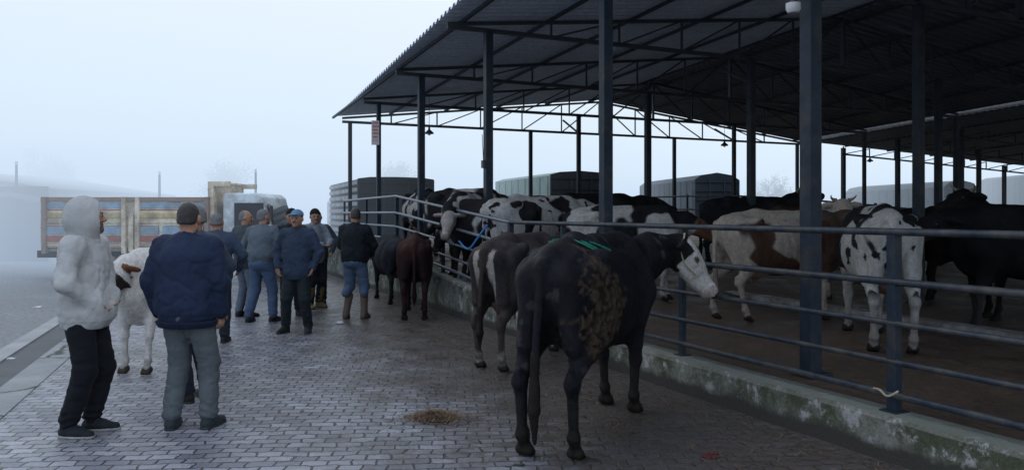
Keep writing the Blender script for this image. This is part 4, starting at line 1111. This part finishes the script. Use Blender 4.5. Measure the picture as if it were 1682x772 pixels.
crumple(461, 470, .06, wp, 'crumpled_paper', 'tiny white scrap on the paving behind the grey blue jacket', 'litter', seed=5)
crumple(62, 505, .16, wp, 'crumpled_paper', 'pale flattened scrap on the wet yard left of the hooded man', 'litter', flat=.1, seed=8)
crumple(1172, 749, .15, simple('red_cloth', (.10, .012, .014), .9, .3, 20), 'rag', 'flat dark red rag on the paving near the low wall', 'rag', flat=.12, seed=7)
def dung(px, py, s_, seed, lab):
    crumple(px, py, s_, _dung, 'dung_pat', lab, 'dung', flat=.09, seed=seed)
_dung = simple('dung', (.035, .026, .016), .6, .4, 40, bumps=.8)
dung(850, 768, .12, 11, 'dung smeared under the hind hooves of the big black cow')
dung(965, 757, .13, 12, 'dark dung pat right of the hind hooves of the black cow')
dung(835, 612, .12, 13, 'dung pat at the hind hooves of the grey brown cow')

# ================================================================== VEHICLES
M['tarp'] = simple('grey_tarpaulin', (.09, .105, .12), .8, .2, 2, bumps=.2, spec=.15)
M['tarp_green'] = simple('pale_green_tarpaulin', (.22, .30, .28), .7, .2, 2)
M['truck_dark'] = simple('dark_truck_body', (.018, .023, .028), .8, .25, 3, spec=.1)
M['slat_pale'] = simple('pale_slats', (.28, .30, .32), .6, .25, 4, dirt=(.1, .09, .08))
M['red_light'] = simple('tail_light', (.2, .01, .01), .3, .1, 5, bumps=0)
M['rim'] = simple('dusty_rim', (.16, .15, .15), .5, .3, 8)
def wheel(parent, x, y, r=.45, w_=.26, side=-1):
    o = MB().tube([(x, y - w_ / 2, r), (x, y - w_ / 2 + .04, r), (x, y + w_ / 2 - .04, r), (x, y + w_ / 2, r)], [r * .90, r, r, r * .90], 24).build('wheel', M['rubber'], parent)
    MB().tube([(x, y + side * (w_ / 2 - .01), r), (x, y + side * (w_ / 2 + .015), r)], [r * .56, r * .50], 18).build('rim', M['rim'], o)
    MB().tube([(x, y + side * (w_ / 2 + .01), r), (x, y + side * (w_ / 2 + .05), r)], [r * .2, r * .16], 12).build('hub', M['steel'], o)
    return o
def covered_truck(label, corner_px, Y, top_py, left_px, w_, L, side_mat, rear_mat, slats=False, ridge=.18, group=None, floor=.95):
    """corner = left rear upright as surveyed; axis found from the apparent length of its long left side"""
    X = (corner_px - 841) / F_PX * Y; best = None
    for i in range(-60, 70):
        th = R(i); px = 841 + F_PX * (X - L * math.sin(th)) / (Y + L * math.cos(th))
        if best is None or abs(px - left_px) < best[0]: best = (abs(px - left_px), th)
    th = best[1]
    root = empty('truck', (X, Y, 0), th, label, 'truck', group)      # local x = across the rear, y = forward
    H = 1.68 + (HZ - top_py) / F_PX * Y - ridge * .3
    z0 = floor
    poly = [(0, z0), (w_, z0), (w_, H - .05), (w_ * .85, H + ridge * .6), (w_ * .5, H + ridge), (w_ * .15, H + ridge * .6), (0, H - .05)]
    MB().prism(poly, .05, L).build('cargo_body', side_mat, root)
    mb = MB().prism([(-.02, z0 - .03), (w_ + .02, z0 - .03), (w_ + .02, H - .03), (w_ * .85, H + ridge * .63), (w_ * .5, H + ridge * 1.05), (w_ * .15, H + ridge * .63), (-.02, H - .03)], -.0, .045)
    mb.build('rear_door', rear_mat, root)
    mb = MB()
    for x in (.0, w_ / 3, w_ * 2 / 3, w_): mb.bar((x, -.015, z0), (x, -.015, H - .05), .06, .03, up=(0, 1, 0))
    for z in np.linspace(z0 + .1, H - .15, 6): mb.bar((0, -.03, z), (w_, -.03, z), .05, .025)
    mb.build('rear_frame', M['steel'], root)
    if slats:
        for z in np.linspace(z0 + .15, H - .15, 8):
            MB().box((-.03, L / 2, z), (.03, L, .12)).build('side_slat', M['slat_pale'], root)
    else:
        mb = MB()
        for y in np.arange(.3, L, .8): mb.bar((-.012, y, z0), (-.012, y, H - .08), .05, .03)
        mb.build('side_ribs', side_mat, root)
    MB().box((w_ / 2, L / 2, z0 - .12), (w_ * .45, L + .2, .2)).build('chassis', M['truck_dark'], root)
    MB().box((w_ / 2, .02, z0 - .32), (w_ * .95, .08, .14)).build('bumper', M['truck_dark'], root)
    for x in (.15, w_ - .15): MB().box((x, -.03, z0 - .3), (.22, .03, .1)).build('tail_light', M['red_light'], root)
    for x in (.14, w_ - .14):
        for y in (1.1, L + .6):
            o = MB().tube([(x - .13, y, .45), (x + .13, y, .45)], .45, 20).build('wheel', M['rubber'], root)
            MB().tube([(x - .15, y, .45), (x + .15, y, .45)], .24, 16).build('rim', M['rim'], o)
    cb = MB().prism([(0.1, .6), (w_ - .1, .6), (w_ - .1, 2.1), (w_ - .3, 2.35), (.3, 2.35), (.1, 2.1)], L + .15, L + 1.7).build('cab', M['white_paint'], root, bevel=.03)
    MB().box((.095, L + 1.0, 1.75), (.02, .7, .5)).build('window', M['glass'], cb)
    return root
covered_truck('livestock truck with a dark rear gate and pale slatted side, left of the shed', 589, 24, 291, 545, 2.35, 6.0, M['truck_dark'], M['truck_dark'], slats=True, ridge=.03)
covered_truck('truck with a pale green sloping cover and dark rear behind the black and white cows', 905, 28, 284, 812, 2.35, 6.5, M['tarp_green'], M['truck_dark'], ridge=.12)
covered_truck('tall truck with a grey tarpaulin and gabled dark rear behind the pen', 1142, 36, 291, 1050, 2.1, 8.5, M['tarp'], M['truck_dark'], ridge=.28)
covered_truck('long grey covered truck seen far behind the right end of the shed', 1552, 46, 303, 1388, 2.0, 11.0, M['tarp'], M['truck_dark'], ridge=.35)
covered_truck('grey covered truck furthest to the right beyond the second shed', 1700, 52, 286, 1612, 2.4, 8.0, M['tarp'], M['tarp'], ridge=.2)

def painted_truck():
    Y0 = 19.4; sx = lambda px: (px - 841) / F_PX * Y0
    x0, x1 = sx(68), sx(345); L = x1 - x0
    root = empty('truck', (x0, Y0, 0), 0, 'old truck with blue, yellow and red painted wooden side boards and a pale blue cab', 'truck')
    zz = lambda py: 1.68 - (py - HZ) / F_PX * Y0
    zb, zt = zz(413), zz(325); D = 2.2
    cream = simple('cream_paint', (.58, .53, .42), .6, .3, 5, dirt=(.22, .16, .12), dirt_amt=.3)
    brownp = simple('brown_boards', (.20, .15, .12), .7, .3, 5, dirt=(.25, .2, .17), dirt_amt=.5)
    blue = simple('blue_paint', (.20, .30, .40), .5, .3, 5, dirt=(.2, .2, .2), dirt_amt=.3); yel = simple('yellow_paint', (.48, .38, .18), .5, .3, 5, dirt=(.2, .16, .1), dirt_amt=.4)
    redp = simple('red_paint', (.30, .10, .09), .5, .3, 5, dirt=(.2, .1, .1), dirt_amt=.3); pale = simple('pale_blue_paint', (.62, .70, .74), .45, .15, 3, dirt=(.16, .15, .14), dirt_amt=.3)
    MB().box((L / 2, D / 2, zb + .05), (L, D, .10)).build('bed_floor', brownp, root)
    H = zt - zb
    def panel(xa, xb, za, zc, mat, name, out=0.0, y=0.0): return MB().box(((xa + xb) / 2, y - .02 - out / 2, (za + zc) / 2), (xb - xa, .04 + out, zc - za)).build(name, mat, root, bevel=.006)
    rearside = MB().box((L / 2, D - .02, (zb + zt) / 2), (L, .04, H)).build('side_board', brownp, root)
    MB().box((.02, D / 2, (zb + zt) / 2), (.05, D, H)).build('tailgate', brownp, root)
    panel(0, L, zb + .1, zt, cream, 'side_board')
    panel(.02, L - .02, zt - .09, zt + .015, brownp, 'rail_board', .03)
    segs = [(.12, L * .50), (L * .58, L * .98)]
    for xa, xb in segs:
        panel(xa, xb, zt - .26, zt - .12, blue, 'painted_stripe', .015)
        panel(xa, xb, zt - .31, zt - .285, redp, 'painted_stripe', .012)
        panel(xa, xb, zt - .50, zt - .37, yel, 'painted_stripe', .015)
        # lower louvred boxes
        n = 3; wdt = (xb - xa) / n
        for k in range(n):
            a, b_ = xa + k * wdt + .05, xa + (k + 1) * wdt - .05
            mb = MB()
            for z in np.arange(zb + .16, zt - .58, .062): mb.box(((a + b_) / 2, -.055, z), (b_ - a, .03, .035))
            mb.build('louvre', cream, root)
            panel(a, b_, zb + .42, zb + .62, blue, 'painted_block', .045)
            panel(a, b_, zb + .24, zb + .38, redp, 'painted_block', .045)
    for fx in (.03, .50, .58, .99):
        panel(L * fx - .05, L * fx + .05, zb - .05, zt + .02, brownp if fx in (.03, .99) else cream, 'stake', .09)
    MB().box((L * .54, -.05, zb + .45), (.12, .07, .9)).build('hinge_post', cream, root)
    # chassis and wheels
    MB().box((L / 2 + .6, D / 2, zb - .10), (L + 2.2, .9, .18)).build('chassis', M['truck_dark'], root)
    for x, y in ((L * .22, .25), (L * .22, D - .25), (L * .40, .25)): wheel(root, x, y, .40, .3)
    wheel(root, L + 1.0, .25, .40, .26); wheel(root, L + 1.0, D - .25, .40, .26)
    MB().box((L * .62, .15, zb - .25), (.8, .25, .3)).build('tool_box', M['truck_dark'], root, bevel=.02)
    # headboard frame
    hx0, hx1 = sx(341) - x0, sx(376) - x0; ht = zz(298)
    mb = MB()
    mb.box((hx0 + .07, D / 2, (zb + ht) / 2), (.14, D, ht - zb)); mb.box(((hx0 + hx1) / 2, .1, ht - .06), (hx1 - hx0, .1, .13)); mb.box(((hx0 + hx1) / 2, D - .1, ht - .06), (hx1 - hx0, .1, .13))
    for y in np.arange(.3, D, .3): mb.box(((hx0 + hx1) / 2, y, ht - .05), (hx1 - hx0, .05, .05))
    mb.build('headboard', cream, root, bevel=.01)
    # cab
    c0, c1 = sx(364) - x0, sx(440) - x0; ct = zz(317)
    prof = [(c0, .55), (c1 + .02, .55), (c1 + .04, 1.30), (c1 - .16, ct - .10), (c1 - .30, ct), (c0 + .05, ct), (c0, ct - .08)]
    cab = MB().prism(prof, .08, D - .08).build('cab', pale, root, bevel=.03)
    MB().box(((c0 + c1) / 2 + .08, .07, 1.62), (.72, .03, .62)).build('window', M['glass'], cab)
    d_ = MB().box(((c0 + c1) / 2 + .08, .065, 1.02), (.80, .03, .62)).build('door', pale, cab, bevel=.01)
    MB().box((c0 + .35, .03, 1.15), (.12, .03, .03)).build('handle', M['plastic_dark'], cab)
    MB().box((c1 + .0, D / 2, 1.65), (.03, D - .5, .5), Matrix.Rotation(R(-20), 3, 'Y')).build('windscreen', M['glass'], cab)
    mr_ = MB().box((c1 + .12, -.12, 1.70), (.05, .14, .30)); mr_.bar((c1 - .02, .08, 1.9), (c1 + .12, -.1, 1.85), .02, .02); mr_.build('mirror', M['plastic_dark'], cab)
    MB().box((c1 + .08, D / 2, .62), (.12, D, .22)).build('bumper', M['truck_dark'], root, bevel=.02)
    for y in (.3, D - .3): MB().tube([(c1 + .03, y, .95), (c1 + .07, y, .95)], .10, 14).build('headlight', M['lamp_white'], root)
painted_truck()

# ================================================================== FAR BACKGROUND
M['render_wall'] = simple('rendered_wall', (.24, .25, .27), .85, .15, .6)
M['roof_grey'] = simple('grey_roof', (.12, .13, .15), .7, .2, .8)
def hall(label, x0, x1, Y, D, ez, rz_, wins=4):
    root = empty('building', ((x0 + x1) / 2, Y, 0), 0, label, 'building')
    w_ = (x1 - x0) / 2
    MB().prism([(-w_, 0), (w_, 0), (w_, ez), (0, rz_ - .1), (-w_, ez)], 0, D).build('wall', M['render_wall'], root)
    mb = MB()
    for sx in (-1, 1): mb.add([Vector((sx * (w_ + .4), -.4, ez - .1)), Vector((0, -.4, rz_)), Vector((0, D + .4, rz_)), Vector((sx * (w_ + .4), D + .4, ez - .1)), Vector((sx * (w_ + .4), -.4, ez + .06)), Vector((0, -.4, rz_ + .16)), Vector((0, D + .4, rz_ + .16)), Vector((sx * (w_ + .4), D + .4, ez + .06))],
        [(0, 1, 2, 3), (4, 5, 6, 7), (0, 1, 5, 4), (1, 2, 6, 5), (2, 3, 7, 6), (3, 0, 4, 7)])
    mb.build('roof', M['roof_grey'], root)
    for i in range(wins):
        x = -w_ + (i + .5) * 2 * w_ / wins
        f = MB().box((x, -.03, 1.9), (1.3, .08, 1.3)).build('window', M['white_paint'], root)
        MB().box((x, -.09, 1.9), (1.1, .04, 1.1)).build('pane', M['glass'], f)
    MB().box((0, -.04, 1.3), (2.4, .08, 2.6)).build('door', M['truck_dark'], root)
hall('large gabled hall fading into the fog at the left edge', -26.0, -16.4, 28, 9, 2.45, 3.15, 4)
hall('dark low shed just right of the gabled hall in the fog', -18.6, -15.9, 27.2, .7, 2.0, 2.25, 0)
def far_pole(px, top, Y, label, arm=False):
    p = at(px, top, Y)
    root = empty('pole', (p.x, Y, 0), 0, label, 'pole')
    MB().tube([(0, 0, 0), (0, 0, p.z)], [.07, .04], 10).build('mast', M['steel'], root)
    MB().tube([(0, 0, p.z - .02), (0, 0, p.z + .10)], .05, 8).build('cap', M['white_paint'], root)
far_pole(27, 270, 27, 'thin pole rising in front of the foggy hall at the left edge')
far_pole(262, 286, 30, 'thin pole behind the side boards of the painted truck')
far_pole(420, 282, 31, 'thin pole behind the cab of the painted truck')
def tree(label, px, Y, top_py, wpx, seed):
    rn = random.Random(seed); p = at(px, top_py, Y); H = p.z; w_ = wpx / F_PX * Y / 2
    root = empty('tree', (p.x, Y, 0), 0, label, 'tree', None)
    mb = MB(); tips = []
    mb.tube([(0, 0, 0), (.05, 0, H * .25), (-.05, .05, H * .5), (0, 0, H * .8)], [.24, .18, .12, .04], 8)
    for i in range(16):
        a = rn.uniform(0, 6.28); z0 = H * rn.uniform(.25, .7); l = w_ * rn.uniform(.6, 1.0) * (1.15 - z0 / H * .5); z1 = z0 + l * rn.uniform(.4, .9)
        e = Vector((math.cos(a) * l, math.sin(a) * l, min(z1, H * .95))); m_ = Vector((math.cos(a) * l * .5, math.sin(a) * l * .5, (z0 + e.z) / 2 - .1))
        mb.tube([(0, 0, z0), m_, e], [.07, .045, .015], 6); tips += [e, m_, (e + m_) / 2]
        for _ in range(3):
            q = m_.lerp(e, rn.random()) ; u = q + Vector((rn.gauss(0, .4), rn.gauss(0, .4), rn.uniform(.2, .8))); mb.tube([q, u], [.02, .008], 5); tips.append(u)
    mb.build('trunk', simple('bark', (.05, .045, .04), .9), root)
    lf = MB()
    for _ in range(9000):
        c = rn.choice(tips) + Vector((rn.gauss(0, .22), rn.gauss(0, .22), rn.gauss(.05, .22))); s_ = rn.uniform(.03, .07)
        u = Vector((rn.gauss(0, 1), rn.gauss(0, 1), rn.gauss(0, 1))).normalized() * s_; v = u.orthogonal().normalized() * s_ * .6
        lf.add([c - u, c + v, c + u, c - v], [(0, 1, 2, 3)])
    lf.build('crown', simple('dull_leaves', (.05, .06, .04), .8, .4, 4), root)
tree('ghostly tall tree in the fog behind the painted truck bed', 370, 41, 255, 60, 1)
tree('ghostly broad tree in the fog above the gabled hall', 85, 40, 246, 85, 2)
tree('faint tree in the fog behind the livestock truck', 655, 46, 268, 60, 3)
tree('faint tree seen between two shed columns behind the dark raised cow', 1262, 66, 287, 70, 4)
# ================================================================== FOG, SKY, LIGHT, CAMERA
def make_fog():  # fog given its own glow in place of scattered daylight; also lights the scene
    m = bpy.data.materials.new('emissive_fog'); m.use_nodes = True; nt = m.node_tree
    nt.nodes.clear()
    out = nt.nodes.new('ShaderNodeOutputMaterial')
    g = nt.nodes.new('ShaderNodeNewGeometry')
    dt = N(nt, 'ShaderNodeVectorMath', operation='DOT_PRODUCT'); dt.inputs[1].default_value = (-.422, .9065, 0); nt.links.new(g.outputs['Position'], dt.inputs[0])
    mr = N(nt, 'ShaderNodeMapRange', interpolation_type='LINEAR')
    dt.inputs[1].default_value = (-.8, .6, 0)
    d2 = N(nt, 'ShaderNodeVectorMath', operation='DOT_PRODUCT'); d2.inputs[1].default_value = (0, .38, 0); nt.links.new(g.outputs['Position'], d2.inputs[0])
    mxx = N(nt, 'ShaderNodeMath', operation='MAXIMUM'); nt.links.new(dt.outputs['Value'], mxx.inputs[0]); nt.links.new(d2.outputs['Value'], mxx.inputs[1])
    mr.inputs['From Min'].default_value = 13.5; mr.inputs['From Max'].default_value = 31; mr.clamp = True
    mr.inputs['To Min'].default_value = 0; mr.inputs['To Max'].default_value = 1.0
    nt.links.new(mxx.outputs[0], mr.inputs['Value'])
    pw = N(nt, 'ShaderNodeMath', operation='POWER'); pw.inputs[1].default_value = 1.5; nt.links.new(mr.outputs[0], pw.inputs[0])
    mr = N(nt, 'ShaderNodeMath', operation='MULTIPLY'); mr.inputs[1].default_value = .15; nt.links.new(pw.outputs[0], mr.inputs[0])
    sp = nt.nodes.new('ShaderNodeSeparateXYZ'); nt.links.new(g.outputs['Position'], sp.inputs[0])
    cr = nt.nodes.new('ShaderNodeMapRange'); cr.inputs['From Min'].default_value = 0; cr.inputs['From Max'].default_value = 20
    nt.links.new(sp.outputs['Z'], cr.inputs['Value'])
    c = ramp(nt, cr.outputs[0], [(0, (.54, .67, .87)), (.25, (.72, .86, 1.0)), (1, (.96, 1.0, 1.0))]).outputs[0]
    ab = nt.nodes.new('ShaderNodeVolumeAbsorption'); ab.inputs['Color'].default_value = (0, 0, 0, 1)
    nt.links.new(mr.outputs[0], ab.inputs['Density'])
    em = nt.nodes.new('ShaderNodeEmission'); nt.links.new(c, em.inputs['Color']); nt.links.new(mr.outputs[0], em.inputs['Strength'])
    ad = nt.nodes.new('ShaderNodeAddShader'); nt.links.new(ab.outputs[0], ad.inputs[0]); nt.links.new(em.outputs[0], ad.inputs[1])
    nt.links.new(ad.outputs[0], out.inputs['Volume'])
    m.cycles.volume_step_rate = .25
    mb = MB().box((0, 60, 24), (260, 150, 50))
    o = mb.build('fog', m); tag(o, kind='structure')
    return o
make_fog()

w = bpy.data.worlds.new('World'); scene.world = w; w.use_nodes = True
nt = w.node_tree; bg = nt.nodes['Background']
sky = nt.nodes.new('ShaderNodeTexSky'); sky.sky_type = 'NISHITA'; sky.sun_disc = False
sky.sun_elevation = R(38); sky.sun_rotation = R(-60); sky.dust_density = 4.0; sky.air_density = 1.0
hs = nt.nodes.new('ShaderNodeHueSaturation'); hs.inputs['Saturation'].default_value = .75
nt.links.new(sky.outputs[0], hs.inputs['Color']); nt.links.new(hs.outputs[0], bg.inputs[0]); bg.inputs[1].default_value = .48
sd = bpy.data.lights.new('sun', 'SUN'); sd.energy = .9; sd.angle = R(25); sd.color = (1, .97, .93)
so = bpy.data.objects.new('sun', sd); link(so)
so.rotation_euler = (R(52), 0, R(60))

cd = bpy.data.cameras.new('camera'); cam = bpy.data.objects.new('camera', cd); link(cam)
cam.location = (0, 0, 1.68); cam.rotation_euler = (R(90), 0, 0)
cd.sensor_width = 36; cd.lens = 36 * F_PX / 1682; cd.shift_y = (HZ - 386) / 1682
cd.clip_start = .05; cd.clip_end = 2000
scene.camera = cam
scene.view_settings.view_transform = 'Standard'; scene.view_settings.look = 'None'; scene.view_settings.exposure = 0
scene.cycles.max_bounces = 6; scene.cycles.diffuse_bounces = 3; scene.cycles.glossy_bounces = 2
scene.cycles.transmission_bounces = 2; scene.cycles.transparent_max_bounces = 6
scene.cycles.use_denoising = True
scene.cycles.sample_clamp_indirect = 4
scene.cycles.volume_max_steps = 256
